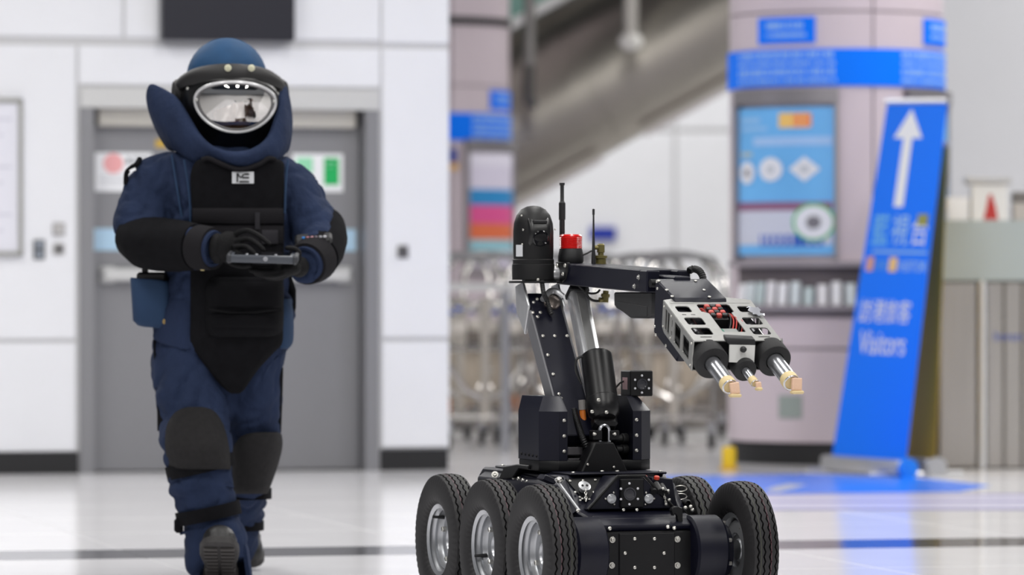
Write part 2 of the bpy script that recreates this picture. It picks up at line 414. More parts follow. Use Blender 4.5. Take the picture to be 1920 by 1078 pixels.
R_ = math.radians
def zrow(py, Y): return H - (py - HOR) * Y / F
def column(cx, Y, r, kind, label):
    c = root('column', (cx, Y, 0), 0, label, 'column', 'round lilac columns')
    yf = 26.1                                               # heights measured on the nearer column
    core = MB(); core.cyl((0, 0, 0), (0, 0, 5.2), r - .02, seg=40); core.build('core', mat('column_core', srgb(150, 142, 146), .6), c)
    zb = zrow(830, yf); zl = zrow(575, yf)
    for a0, a1 in ((16.3, 106), (106.8, 196), (196.8, 286), (286.8, 375.2)):
        arc_panel(MB(), r, R_(a0), R_(a1), zl, 2.55, .02).build('curved_panel', M_pink, c)
        arc_panel(MB(), r, R_(a0), R_(a1), 2.56, 5.2, .02).build('curved_panel', M_pink, c)
        arc_panel(MB(), r + .01, R_(a0), R_(a1), zrow(652, yf), zl - .06, .03).build('curved_panel', M_pink, c)
        arc_panel(MB(), r + .01, R_(a0), R_(a1), zb, zrow(656, yf), .03).build('curved_panel', M_pink, c)
    MB().cyl((0, 0, 0), (0, 0, zb - .004), r - .004, seg=40).build('plinth', M_black, c)
    arc_panel(MB(), r + .012, R_(-180), R_(180), 3.02, 3.08, .02, 60).build('black_band', M_black, c)
    z0, z1 = zrow(161, yf), zrow(91, yf)
    band = arc_panel(MB(), r + .012, R_(-179.9), R_(179.9), z0, z1, .012, 72).build('blue_band', M_blue, c)
    for k in range(3):
        off = -28 + 98 * k
        tr = MB(); text_rows(tr, r + .0145, R_(off - 38), R_(off + 24), z0 + .008, z1 - .008, 4, 3 + k); tr.build('lettering', M_txt, band)
        s0, s1 = zrow(80, yf), zrow(31, yf)
        sg = arc_panel(MB(), r + .012, R_(off - 21), R_(off + 13), s0, s1, .012).build('blue_sign', M_blue, c)
        tr = MB(); text_rows(tr, r + .0145, R_(off - 15), R_(off + 8), s0 + .02, s1 - .02, 2, 9 + k); tr.build('lettering', M_txt, sg)
    return c
colA = column((1568 - 960) * 26.7 / F, 26.7, .614, 0, 'lilac column with a bright blue poster case behind the robot gripper')
colB = column((807 - 960) * 36.0 / F, 36.0, .614, 1, 'far lilac column with multicoloured poster beside the white wall end')
# poster case on the near column
def poster_case(c, a0, a1, pz0, pz1, painter, label_name='poster_case'):
    r = .614
    fr = MB(); fz0, fz1 = pz0 - .06, pz1 + .10
    arc_panel(fr, r + .05, a0, a0 + .035, fz0, fz1, .05, 2); arc_panel(fr, r + .05, a1 - .035, a1, fz0, fz1, .05, 2)
    arc_panel(fr, r + .05, a0, a1, fz1 - .08, fz1, .05); arc_panel(fr, r + .05, a0, a1, fz0, fz0 + .03, .05)
    f = fr.build('poster_case', mat('case_metal', srgb(158, 154, 158), .3, metal=.6), c)
    sh = arc_panel(MB(), r + .022, a0 + .03, a1 - .03, pz0, pz1, .018).build('poster', MATS['poster_blue'] if painter == 0 else MATS['poster_lilac'], f)
    def q(u0, v0, u1, v1, m, nm):                            # u across, v down in 0..1
        A = lambda u: a0 + .03 + (a1 - a0 - .06) * u; Z = lambda v: pz1 - (pz1 - pz0) * v
        return arc_panel(MB(), r + .0255, A(u0), A(u1), Z(v1), Z(v0), .003, max(2, int((u1 - u0) * 14) + 1)), m, nm
    return f, sh, q
mat('poster_blue', srgb(110, 182, 240), .4, var=.06, vscale=2.5); mat('poster_lilac', srgb(222, 216, 236), .4)
pz0, pz1 = zrow(478, 26.1), zrow(200, 26.1)
f, sh, q = poster_case(colA, R_(-66), R_(-3), pz0, pz1, 0)
def put(q, args): 
    mb, m, nm = q(*args[:4], args[4], args[5]); mb.build(nm, m, sh)
PC = lambda n, r, g, b: mat(n, srgb(r, g, b), .5)
put(q, (.50, .04, .78, .14, PC('logo_yellow', 240, 196, 110), 'logo')); put(q, (.63, .045, .80, .135, PC('logo_orange', 240, 132, 88), 'logo'))
put(q, (.05, .07, .30, .10, PC('poster_text', 150, 196, 240), 'lettering')); put(q, (.05, .13, .38, .155, PC('poster_text', 0, 0, 0), 'lettering'))
put(q, (.22, .20, .98, .26, PC('poster_strip', 160, 196, 240), 'title_strip')); put(q, (.05, .30, .20, .33, PC('poster_sand', 176, 190, 190), 'lettering'))
put(q, (0, .64, .98, .70, PC('poster_red_dots', 140, 96, 128), 'strip')); put(q, (0, .70, .98, .93, PC('poster_pale', 200, 204, 220), 'pale_block'))
put(q, (.30, .86, .90, .94, PC('poster_dark_blue', 52, 96, 190), 'caption_strip'))
for u, v, ru, rv, cm in ((.14, .44, .10, .075, 0), (.42, .42, .12, .08, 1), (.74, .42, .14, .085, 2), (.82, .78, .19, .13, 3)):
    mb = MB(); A = lambda uu: R_(-66) + .03 + (R_(63) - .06) * uu; Z = lambda vv: pz1 - (pz1 - pz0) * vv
    for rr, dr_, mm in (((1.0, .029, PC('poster_green', 90, 186, 120)) if cm == 3 else (1.0, .029, PC('poster_white', 226, 228, 236))), ((.86 if cm == 3 else .0), .030, PC('poster_white', 226, 228, 236)), (.34, .031, PC('poster_grey', 120, 118, 126) if cm in (0, 3) else PC('poster_mid', 196, 200, 206))):
        if rr <= 0: continue
        pts = []
        n = 4 if cm == 2 and rr == 1.0 else 18
        for k in range(n):
            t = 2 * math.pi * k / n; a = A(min(1, u + ru * rr * math.cos(t))); z = Z(v + rv * rr * math.sin(t)); pts.append(((.614 + dr_) * math.sin(a), -(.614 + dr_) * math.cos(a), z))
        m2 = MB(); m2.prism(pts, (0, .0008, 0)); m2.build('picture_disc', mm, sh)
# a second case further round and the leaflet shelf below
f2, sh2, q2 = poster_case(colA, R_(34), R_(97), pz0, pz1, 0)
shelf = MB(); zsh = zrow(572, 26.05); zs2 = zrow(500, 26.05)
arc_panel(shelf, .614 + .07, R_(-70), R_(30), zsh - .03, zsh, .12); arc_panel(shelf, .614 + .06, R_(-70), R_(30), zs2, zs2 + .03, .10)
shelf = shelf.build('leaflet_shelf', mat('shelf_grey', srgb(150, 143, 150), .4), colA)
arc_panel(MB(), .614 + .004, R_(-68), R_(30), zsh, zs2, .01).build('dark_recess', mat('recess', srgb(92, 84, 88), .6), shelf)
lr = random.Random(5)
for k in range(11):
    a = R_(-60 + 7.0 * k); rr = .614 + .035; hgt = lr.uniform(.10, .135)
    p = Vector((colA.location.x + rr * math.sin(a), colA.location.y - rr * math.cos(a), zsh))
    b = MB(); b.box((0, 0, hgt / 2), (.055, .018, hgt), .002); b.box((0, -.0095, hgt * .62), (.048, .002, hgt * .5))
    g = [(236, 236, 240), (214, 222, 226), (190, 204, 206), (228, 226, 230)][k % 4]
    o = b.build('leaflet', mat('leaflet_%d' % (k % 4), srgb(*g), .5)); o.location = p; o.rotation_euler = (R_(-8), 0, a)
    nth = ('first', 'second', 'third', 'fourth', 'fifth', 'sixth', 'seventh', 'eighth', 'ninth', 'tenth', 'last')[k]
    tag(o, '%s pale leaflet stack from the left on the column shelf' % nth, 'leaflet', 'leaflets on the column shelf')
pl = arc_panel(MB(), .614 + .016, R_(-35), R_(-22), zrow(785, 26.05), zrow(742, 26.05), .006).build('access_plate', mat('plate_greygreen', srgb(150, 160, 156), .5), colA)
# far column poster
sc = 35.2
fz0, fz1 = zrow(500, 35.4), zrow(285, 35.4)
f3, sh, q3 = poster_case(colB, R_(26), R_(86), fz0, fz1, 1)
put(q3, (0, .0, 1, .12, PC('lilac_white', 232, 228, 244), 'strip')); put(q3, (0, .32, 1, .46, PC('poster_cyan', 36, 140, 205), 'colour_strip')); put(q3, (0, .46, 1, .62, PC('poster_magenta', 224, 84, 150), 'colour_strip'))
put(q3, (0, .62, 1, .76, PC('poster_orange', 226, 112, 70), 'colour_strip')); put(q3, (0, .76, 1, .86, PC('poster_teal', 150, 200, 214), 'colour_strip'))
s = arc_panel(MB(), .614 + .02, R_(14), R_(19.5), zrow(305, 35.4), zrow(278, 35.4), .02).build('small_sign', PC('navy_print', 30, 56, 150), colB)
arc_panel(MB(), .614 + .02, R_(15), R_(20.5), zrow(318, 35.4), zrow(306, 35.4), .02).build('small_sign', PC('amber_print', 226, 176, 90), colB)

# ------------------------------------------------------------------ far hall: white wall, taupe counter, escalator
fw = MB(); YB = 44.0
fw.b2((P(700, 0, YB).x, YB + .012, 0), (P(2300, 0, YB).x, YB + .4, 7.5)); wall_back = struct(fw.build('wall_back', M_joint))
def fpan(px0, py0, px1, py1):
    a, b = P(px0, py1, YB), P(px1, py0, YB); MB().b2((a.x, YB - .002, max(a.z, .02)), (b.x, YB + .014, b.z), .004).build('panel', M_wall, wall_back)
for x0, x1 in ((760, 1010), (1014, 1262), (1269, 1514), (1518, 1766)):
    fpan(x0, 249, x1, 720); fpan(x0, -300, x1, 241)
s = P(1130, 438, YB - .03); o = MB().box((0, 0, 0), (.25, .03, .125), .004).build('wall_sign', PC('deep_blue', 28, 52, 160)); o.location = s
tag(o, 'small dark blue sign on the far white wall behind the antenna', 'sign')
# escalator: stainless clad truss climbing to the right
YE = 37.5
es = root('escalator', (P(1160, 0, YE).x, YE, 0), 0, 'stainless clad escalator climbing across the hall above the robot', 'escalator')
sl = math.atan2(230, 413); ed = Vector((math.cos(sl), 0, math.sin(sl))); en = Vector((-math.sin(sl), 0, math.cos(sl)))
eo = P(1160, 276, YE) - es.location
prof = [(0.95, 0.0), (.55, -.005), (.22, .0), (.08, .02), (0.0, .06), (-.12, .12), (-.0, .0)]
# cross-section: (depth, height along en) - belly rounded towards the camera
cs = [(1.3, 0.02), (.35, 0.0), (.20, .015), (.10, .06), (.045, .14), (.012, .28), (0.0, .46), (.006, .60), (.03, .76), (.085, .92), (.17, 1.06), (.29, 1.18), (.42, 1.27), (1.3, 1.28)]
L0, L1 = -3.4, 5.2
segs = [L0 + (L1 - L0) * k / 5 for k in range(6)]
for k in range(5):
    rings = [[eo + ed * t + Vector((0, y, 0)) + en * h for y, h in cs] for t in (segs[k] + .002, segs[k + 1] - .002)]
    MB().loft(rings).build('cladding_panel', mat('stainless_soft', srgb(168, 163, 155), .3, metal=1.0, var=.05, vscale=1.2), es, 60)
for k in range(5):
    rings = [[eo + ed * t + Vector((0, y, 0)) + en * (h - .035) for y, h in ((.10, .0), (.02, .0), (.02, .03), (.10, .03))] for t in (segs[k] + .2, segs[k + 1] - .2)]
    MB().loft(rings).build('edge_trim', mat('trim_pale', srgb(205, 198, 200), .4), es)
gl = [eo + ed * L0 + en * 1.34, eo + ed * L1 + en * 1.34, eo + ed * L1 + en * 2.1, eo + ed * L0 + en * 2.1]
gm = mat('green_glass', srgb(120, 160, 150), .08); 
MB().prism([g + Vector((0, .30, 0)) for g in gl], (0, .012, 0)).build('glass_balustrade', gm, es)
rings = [[eo + ed * t + Vector((0, .26 + y, 0)) + en * (1.27 + h) for y, h in ((0, 0), (.1, 0), (.1, .07), (0, .07))] for t in (L0, L1)]
MB().loft(rings).build('balustrade_rail', M_pale, es)
MB().tube([eo + ed * t + Vector((0, .31, 0)) + en * 2.13 for t in (L0, L1)], .04, 10).build('handrail', M_black, es)
# ceiling beyond, dark coffers that the cladding mirrors
struct(MB().b2((-22, -8, 6.9), (22, 48, 7.1)).build('ceiling', mat('ceiling_dark', srgb(46, 46, 50), .8)))
# two rods hanging in front of the escalator
def rod(px, py0, py1, Y, kind, label):
    t, b = P(px, py0, Y), P(px, py1, Y); r = root('hanging_rod', (b.x, Y, b.z), 0, label, 'rod'); L = t.z - b.z
    m = MB()
    if kind: m.cyl((0, 0, .12), (0, 0, L), .055, .07, 14); m.build('rod', mat('rod_pale', srgb(196, 192, 186), .35, metal=.5), r); MB().ball((0, 0, .06), (.095, .095, .075)).build('rounded_end', mat('end_white', srgb(226, 224, 220), .3), r)  # plain white ball closes the pale rod
    else:
        m.cyl((0, 0, .3), (0, 0, L), .045, seg=12); m.build('rod', mat('rod_grey', srgb(150, 148, 146), .35, metal=.6), r)
        MB().tube([(0, 0, .32), (-.01, -.01, .15), (.0, -.01, .05), (.05, -.01, .0)], [.05, .055, .05, .04], 10).build('hook', mat('rod_dark', srgb(86, 84, 82), .4), r)
rod(993, -420, 200, 36.4, 0, 'grey rod with dark hooked end hanging before the escalator'); rod(1183, -420, 92, 36.4, 1, 'pale rod with a white rounded end hanging before the escalator')

# taupe counter behind the trolleys
ct = struct(MB().b2((P(760, 0, 33).x, 33, 0), (P(1420, 0, 33).x, 33.3, zrow(606, 33))).build('wall_counter', mat('taupe', srgb(124, 116, 110), .6)))
for k in range(9):
    x0 = P(775 + 72 * k, 0, 33).x; MB().b2((x0, 32.985, .12), (x0 + .262, 33.0, zrow(612, 33)), .004).build('panel', MATS["taupe"], ct)
rl = root('barrier_rail', (P(880, 0, 28.2).x, 28.2, 0), 0, 'pale horizontal barrier rail before the luggage trolleys by the wall end', 'barrier')
MB().b2((-.58, -.03, zrow(546, 28.2)), (.30, .03, zrow(530, 28.2)), .012).build('rail', M_pale, rl)
for x in (-.5, .22): MB().cyl((x, 0, 0), (x, 0, zrow(546, 28.2)), .03, seg=10).build('post', M_steel, rl)

# ------------------------------------------------------------------ luggage trolleys
def make_trolley():
    r = root('luggage_trolley', (0, 0, 0))
    ch = mat('trolley_chrome', srgb(178, 175, 172), .26, metal=1.0)
    for s_ in (-1, 1):
        MB().tube([(.24 * s_, .30, .16), (.25 * s_, .27, .45), (.26 * s_, .22, .95), (.25 * s_, .16, 1.10), (.20 * s_, .08, 1.16)], .019, 10).build('side_post', ch, r)
        MB().tube([(.24 * s_, .30, .16), (.20 * s_, -.2, .15), (.05 * s_, -.62, .14)], .019, 8).build('base_rail', ch, r)
        MB().tube([(.25 * s_, .26, .55), (.12 * s_, .24, .36), (.0, .24, .30)], .02, 8).build('diagonal_brace', ch, r)
        w = MB(); w.lathe([(0, -.02), (.05, -.02), (.06, -.012), (.06, .012), (.05, .02), (0, .02)], o=(.23 * s_, .31, .06), axis=(1, 0, 0), seg=16); w.build('wheel', M_black, r)
        MB().box((.23 * s_, .31, .135), (.05, .07, .075), .008).build('wheel_fork', M_steel, r)
        MB().box((.19 * s_, .215, .86), (.10, .03, .05), .01).build('blue_clip', mat('clip_blue', srgb(30, 84, 186), .4), r)
        MB().box((.17 * s_, .20, .755), (.11, .03, .075), .02).build('buffer_pad', mat('pad_pale', srgb(214, 208, 200), .5), r)
        MB().tube([(.25 * s_, .235, .90), (.16 * s_, .22, .84), (.0, .21, .93)], .018, 8).build('basket_brace', ch, r)
    pts = [(.20, .08, 1.16), (.21, .05, 1.165), (.19, .0, 1.19), (.1, -.015, 1.21), (0, -.02, 1.215), (-.1, -.015, 1.21), (-.19, .0, 1.19), (-.21, .05, 1.165), (-.20, .08, 1.16)]
    MB().tube(pts, .022, 10).build('handle', mat('handle_grey', srgb(150, 150, 152), .3, metal=.6), r)
    MB().cyl((0, .24, .16), (0, .22, .93), .032, seg=12).build('centre_post', mat('post_pale', srgb(190, 184, 176), .35, metal=.4), r)
    for z in (.2, .62): MB().tube([(-.25, .28 - z * .06, z), (.25, .28 - z * .06, z)], .014, 8).build('cross_bar', ch, r)
    MB().box((.245, .255, .265), (.055, .05, .11), .01).build('orange_marker', mat('marker_orange', srgb(236, 128, 32), .45), r)
    w = MB(); w.lathe([(0, -.02), (.045, -.02), (.055, -.012), (.055, .012), (.045, .02), (0, .02)], o=(0, -.60, .055), axis=(1, 0, 0), seg=16); w.build('wheel', M_black, r)
    MB().box((0, -.60, .115), (.045, .08, .05), .008).build('wheel_fork', M_steel, r)
    MB().b2((-.13, .195, .28), (-.045, .215, .62)).build('ad_panel', mat('panel_sand', srgb(176, 164, 148), .5), r); MB().b2((.045, .195, .28), (.13, .215, .62)).build('ad_panel', MATS["panel_sand"], r)
    return r
tro = make_trolley()
rank_words = ['front', 'second', 'third', 'rear']
where = [['by the white wall end', 'behind the robot arm', 'behind the gripper'], ['by the white wall end', 'behind the robot tower', 'left of the gripper'], ['left of the robot tower', 'under the robot forearm', 'behind the gripper collars'], ['at the white wall end', 'behind the pan-tilt camera', 'above the small camera box']]
n_ = 0
for k, (Y, xs) in enumerate(((29.0, (908, 1082, 1258)), (30.05, (868, 1040, 1212)), (31.1, (940, 1110, 1282)), (32.18, (852, 1018, 1186)))):
    for i, px in enumerate(xs):
        o = tro if n_ == 0 else copy_tree(tro); n_ += 1
        o.location = (P(px, 0, Y).x, Y, 0); o.rotation_euler = (0, 0, math.pi + math.radians((-1) ** (i + k) * 2))
        tag(o, 'chrome luggage trolley in the %s rank, %s' % (rank_words[k], where[k][i]), 'luggage trolley', 'luggage trolleys parked in the hall')

# ------------------------------------------------------------------ right side: grey wall, frosted glass counter, banners, boxes
wr = struct(MB().b2((P(1700, 0, 31).x, 31, 0), (P(2300, 0, 31).x, 31.3, 7.0)).build('wall_right', M_grey))
cnt = root('service_counter', (P(1850, 0, 25.55).x, 25.55, 0), 0, 'steel service counter with frosted glass top at the right edge', 'counter')
def cx(px, Y=25.55): return P(px, 0, Y).x - cnt.location.x
zc0, zc1 = zrow(526, 25.55), zrow(413, 25.55)
MB().b2((cx(1704), .02, 0), (cx(2100), .38, zc0)).build('body', mat('counter_core', srgb(96, 92, 90), .6), cnt)
M_pan = mat('counter_steel', srgb(190, 186, 182), .26, metal=.75, var=.06, vscale=6, stretch=(6, 1, .2))
for a, b in ((1706, 1749), (1762, 1832), (1850, 1881), (1884, 1915), (1918, 1960), (1964, 2040)):
    MB().b2((cx(a), -.004, .01), (cx(b), .03, zc0 - .01), .006).build('steel_panel', M_pan, cnt)
MB().box((cx(1841), -.02, zc0 / 2), (.034, .06, zc0), .012).build('corner_post', mat('post_white', srgb(232, 234, 238), .25, metal=.3), cnt)
MB().b2((cx(1704), .0, zc0), (cx(2100), .025, zc1)).build('frosted_glass', mat('frosted', srgb(172, 182, 182), .35, var=.04, vscale=2), cnt)
MB().b2((cx(1704), .025, zc1 - .05), (cx(2100), .38, zc1)).build('counter_top', mat('counter_top', srgb(200, 202, 204), .4), cnt)
tm = text_mesh('Inven', .075, .001, 'LEFT'); tm.materials.append(PC('counter_blue', 60, 84, 168))
o = link('lettering', tm, cnt, Matrix.Translation((cx(1862), -.0065, zrow(631, 25.55))) @ Matrix.Rotation(math.pi / 2, 4, 'X'))
# boxes on the counter
bx = MB(); p = P(1796, 412, 25.75); o = MB().box((0, 0, .065), (.12, .12, .13), .004).build('box', M_white); o.location = (p.x, 25.75, zc1); tag(o, 'small plain white box on the counter beside the banner top', 'box')
w_ = root('display_box', (P(1853, 0, 25.75).x, 25.75, zc1), 0, 'white display box with a red cone mark on the counter', 'box')
MB().box((0, 0, .10), (.20, .16, .20), .004).build('body', mat('box_white', srgb(226, 226, 224), .5), w_); MB().box((-.005, 0, .222), (.25, .18, .04), .006).build('lid', mat('lid_grey', srgb(186, 186, 186), .5), w_)
MB().prism([(-.035, -.0815, .005), (.045, -.0815, .005), (.035, -.0815, .07), (.012, -.0815, .145), (-.006, -.0815, .145), (-.02, -.0815, .07)], (0, .001, 0)).build('red_mark', PC('mark_red', 186, 50, 46), w_)
gb = root('document_tray', (P(1930, 0, 25.75).x, 25.75, zc1), 0, 'dark grey tray at the right edge of the counter', 'tray')
MB().box((0, 0, .13), (.19, .15, .06), .006).build('upper_tray', mat('tray_grey', srgb(112, 108, 104), .5), gb); MB().box((0, 0, .05), (.19, .15, .10), .006).build('lower_tray', mat('tray_pale', srgb(186, 180, 174), .5), gb)

def banner(name, bl, br, tl, tr, sheet_m, base_m, cap_m, label):
    bl, br, tl, tr = [V(p) for p in (bl, br, tl, tr)]; c = (bl + br) / 2; r = root(name, (c.x, c.y, 0), 0, label, 'banner')
    o = Vector((c.x, c.y, 0)); bl, br, tl, tr = bl - o, br - o, tl - o, tr - o
    S = lambda u, v: (bl * (1 - u) + br * u) * (1 - v) + (tl * (1 - u) + tr * u) * v
    n = (br - bl).cross(tl - bl).normalized()
    if n.y > 0: n = -n
    sh = MB().sheet([[S(i / 16, j / 40) for i in range(17)] for j in range(41)], .002, -n).build('banner_sheet', sheet_m, r)
    d = (br - bl).normalized(); b0, b1 = Vector((bl.x, bl.y, .045)) - d * .04, Vector((br.x, br.y, .045)) + d * .02
    R = Matrix((d, Vector((-d.y, d.x, 0)), Vector((0, 0, 1)))).transposed()
    MB().box((b0 + b1) / 2, ((b1 - b0).length, .12, .085), .02, R, seg=2).build('base_cassette', base_m, r)
    MB().cyl(b1 - d * .005, b1 + d * .02, .055, seg=20).build('end_cap', cap_m, r)
    MB().tube([tl - (tr - tl) * .01, tr + (tr - tl) * .01], .016, 8).build('top_rail', base_m, r)
    MB().tube([S(.5, 0) - n * .05, S(.5, 1) - n * .03], .012, 8).build('support_pole', base_m, r)
    for e in (b0 + d * .1, b1 - d * .1): MB().box(e + Vector((0, 0, -.035)), (.03, .36, .018), .004, R).build('foot', base_m, r)
    return r, sh, S, n
def fl_pt(px, py): Y = H * F / (py - HOR); return P(px, py, Y)
p0 = fl_pt(1560, 883); p1 = fl_pt(1698, 894)
bl = Vector((p0.x, p0.y, .08)); br = Vector((p1.x, p1.y, .08))
tl, tr = P(1664, 190, p0.y + .18), P(1777, 189, p1.y + .25)
ban, bsh, S, bn = banner('roll_up_banner', bl, br, tl, tr, M_blue, mat('cassette_silver', srgb(196, 196, 198), .3, metal=.6), PC('cap_blue', 20, 130, 235), 'tall blue roll-up banner with a white arrow leaning beside the counter')
def on_banner(me, u, v, w, hgt, name, m):
    """flat shape in unit square coords x:-.5...5, y:-.5...5 laid onto the sheet"""
    me.materials.clear(); me.materials.append(m)
    for q_ in me.vertices:
        uu = u + q_.co.x * w; vv = v + q_.co.y * hgt; off = .003 + max(0, q_.co.z)
        q_.co = S(uu, vv) + bn * off
    me.update(); return link(name, me, bsh)
def vrow(py): return 1 - (py - 190.0) / (868.0 - 190.0)
arrow = curve_mesh([[(-.16, -.5), (.16, -.5), (.16, .2), (.5, .2), (0, .5), (-.5, .2), (-.16, .2)]], .0005)
on_banner(arrow, .44, (vrow(205) + vrow(392)) / 2, .46, vrow(205) - vrow(392), 'arrow', M_white)
def ban_text(txt, u, py0, py1, w, name, m):
    me = text_mesh(txt, 1.0, .0005); xs = [q_.co.x for q_ in me.vertices]; ys = [q_.co.y for q_ in me.vertices]
    if not xs: return
    x0, x1, y0, y1 = min(xs), max(xs), min(ys), max(ys)
    for q_ in me.vertices: q_.co.x = (q_.co.x - x0) / (x1 - x0) - .5; q_.co.y = (q_.co.y - y0) / (y1 - y0) - .5
    on_banner(me, u, (vrow(py0) + vrow(py1)) / 2, w, vrow(py0) - vrow(py1), name, m)
ban_text('藍', .22, 406, 464, .25, 'lettering', PC('print_cyan', 120, 200, 245)); ban_text('視', .52, 406, 464, .25, 'lettering', PC('print_pale', 170, 212, 246)); ban_text('台', .82, 406, 464, .22, 'lettering', M_white)
def ban_rect(u0, u1, py0, py1, m, name='print_bar'):
    on_banner(curve_mesh([[(-.5, -.5), (.5, -.5), (.5, .5), (-.5, .5)]], .0008), (u0 + u1) / 2, (vrow(py0) + vrow(py1)) / 2, u1 - u0, vrow(py0) - vrow(py1), name, m)
ban_rect(.76, .92, 405, 427, PC('print_olive', 146, 146, 60)); ban_rect(.14, .97, 475, 480, PC('print_line', 140, 190, 240))
ban_rect(.08, .18, 488, 515, PC('print_amber', 224, 160, 120)); ban_rect(.42, .54, 488, 515, PC('print_yellow', 238, 196, 120)); ban_text('旅客', .3, 492, 514, .2, 'lettering', PC('print_sky', 90, 170, 240)); ban_text('VISITOR', .77, 494, 514, .42, 'lettering', PC('print_pale', 0, 0, 0))
ban_text('訪港旅客', .46, 568, 612, .74, 'lettering', M_white); ban_text('Visitors', .48, 628, 672, .66, 'lettering', M_white)
# yellow banner just behind it
q0 = Vector((p0.x + .30, p0.y + .28, .08)); q1 = Vector((p1.x + .17, p1.y + .16, .08))
banner('roll_up_banner', q0, q1, P(1700, 275, q0.y + .2), P(1778, 270, q1.y + .2), PC('banner_yellow', 196, 158, 40), MATS["cassette_silver"], MATS["cassette_silver"], 'yellow roll-up banner mostly hidden behind the blue one')
# yellow bumper by the column foot
yb = root('floor_bumper', fl_pt(1367, 880), 0, 'short yellow bumper post on the floor by the column foot', 'bumper')
MB().lathe([(.04, 0), (.04, .11), (.034, .125), (0, .128)], seg=14).build('post', PC('bumper_yellow', 236, 196, 28), yb); MB().lathe([(.055, 0), (.055, .012), (.04, .016), (0, .016)], seg=14).build('base', mat('bumper_base', srgb(206, 160, 40), .5), yb)
# floor graphics
def decal(name, pts, m, label, z=.0012):
    w = [fl_pt(*p) for p in pts]; c = sum((q_ for q_ in w), Vector()) / len(w)
    o = MB().prism([Vector((q_.x - c.x, q_.y - c.y, 0)) for q_ in w], (0, 0, z)).build(name, m, None, 0); o.location = (c.x, c.y, .0004); tag(o, label, 'floor sticker'); return o
M_fb = mat('sticker_blue', srgb(30, 120, 250), .22, var=.12, vscale=1.6, spec=.25)
decal('floor_sticker', [(1230, 893), (1520, 889), (1700, 893), (1856, 911), (1800, 922), (1520, 925), (1230, 928)], M_fb, 'large blue printed sticker on the floor before the banner')
decal('floor_sticker', [(1432, 922), (1452, 913), (1478, 908), (1512, 909), (1490, 916), (1460, 923)], mat('sticker_pale', srgb(176, 182, 200), .25, spec=.35), 'pale lens-shaped patch inside the blue floor sticker', .0024)
decal('floor_sticker', [(1300, 930), (1920, 926), (2060, 926), (2060, 956), (1300, 957)], mat('sticker_lilac', srgb(204, 202, 224), .22, spec=.35), 'lilac floor strip with darker lines in front of the blue sticker')
for ya, yb_ in ((926.2, 929), (939, 942), (953, 956)):
    decal('floor_sticker', [(1300, ya + 1.5), (2060, ya), (2060, yb_), (1300, yb_ + 1.0)], mat('sticker_violet', srgb(150, 146, 186), .25, spec=.35), {926.2: 'far violet line along the lilac floor strip', 939: 'middle violet line along the lilac floor strip', 953: 'near violet line along the lilac floor strip'}[ya], .0024)
# ------------------------------------------------------------------ the person in the bomb suit
PY = 15.8; PX = (430 - 960) * PY / F
person = root('person', (PX, PY, 0), 0, 'person in a navy padded bomb suit and visored helmet, walking and working a handheld tablet', 'person')
def pp(px, py, d=0.0):
    Y = PY + d; return Vector(((px - 960) * Y / F - PX, d, H - (py - HOR) * Y / F))
SP = PY / F                                                   # metres per pixel on the person
M_navy = mat('navy_cloth', srgb(36, 46, 70), .88, var=.14, vscale=7, bump=.6, bscale=6, bdist=.05, stretch=(1.6, 1.6, 1.0), spec=.12)
M_navy2 = mat('navy_cloth_pale', srgb(38, 58, 86), .85, var=.08, vscale=9, bump=.3, bscale=260, spec=.25)
M_web = mat('black_cloth', srgb(17, 17, 20), .95, var=.18, vscale=30, bump=.4, bscale=300, spec=.12)
M_pad = mat('charcoal_pad', srgb(40, 39, 40), .85, var=.12, vscale=60, bump=.6, bscale=420, spec=.15)
M_glove = mat('black_glove', srgb(14, 14, 16), .75, var=.2, vscale=40, bump=.4, bscale=200, spec=.2)
def limb(mb, st, seg=26):
    c = [pp(*q[:3]) for q in st]; rings = []
    for i, q in enumerate(st):
        t = (c[min(i + 1, len(c) - 1)] - c[max(i - 1, 0)]).normalized()
        a = t.cross(Vector((0, 1, 0))).normalized(); b = a.cross(t).normalized()
        rings.append([c[i] + a * (q[3] * SP * math.cos(k)) + b * (q[4] * math.sin(k)) for k in [2 * math.pi * j / seg for j in range(seg)]])
    return mb.loft(rings)
body = MB()
limb(body, [(434, 250, .03, 40, .06), (434, 270, .03, 48, .07), (432, 290, .01, 92, .11), (430, 308, 0, 126, .17), (428, 345, 0, 132, .19), (430, 400, 0, 126, .205), (430, 470, 0, 118, .21), (424, 540, 0, 120, .21), (418, 600, 0, 131, .205), (416, 635, 0, 133, .20), (416, 654, 0, 130, .19)])
limb(body, [(420, 640, 0, 118, .17), (420, 690, 0, 112, .16), (425, 730, 0, 90, .13), (428, 775, .0, 50, .10)])
body.ball(pp(433, 178, 0), (.085, .10, .125))
limb(body, [(348, 312, 0, 40, .12), (306, 338, .0, 61, .12), (278, 384, -.01, 59, .115), (270, 428, -.05, 52, .11), (276, 462, -.10, 44, .10)])
limb(body, [(262, 448, -.06, 38, .08), (290, 458, -.13, 41, .085), (330, 460, -.20, 40, .075), (365, 463, -.27, 35, .062), (398, 465, -.33, 30, .05)])
limb(body, [(505, 318, 0, 42, .12), (532, 342, .0, 46, .12), (562, 374, -.01, 47, .115), (587, 412, -.04, 47, .11), (600, 446, -.09, 45, .10)])
limb(body, [(606, 440, -.06, 36, .08), (600, 462, -.14, 38, .08), (588, 482, -.22, 36, .068), (570, 495, -.30, 32, .058)])
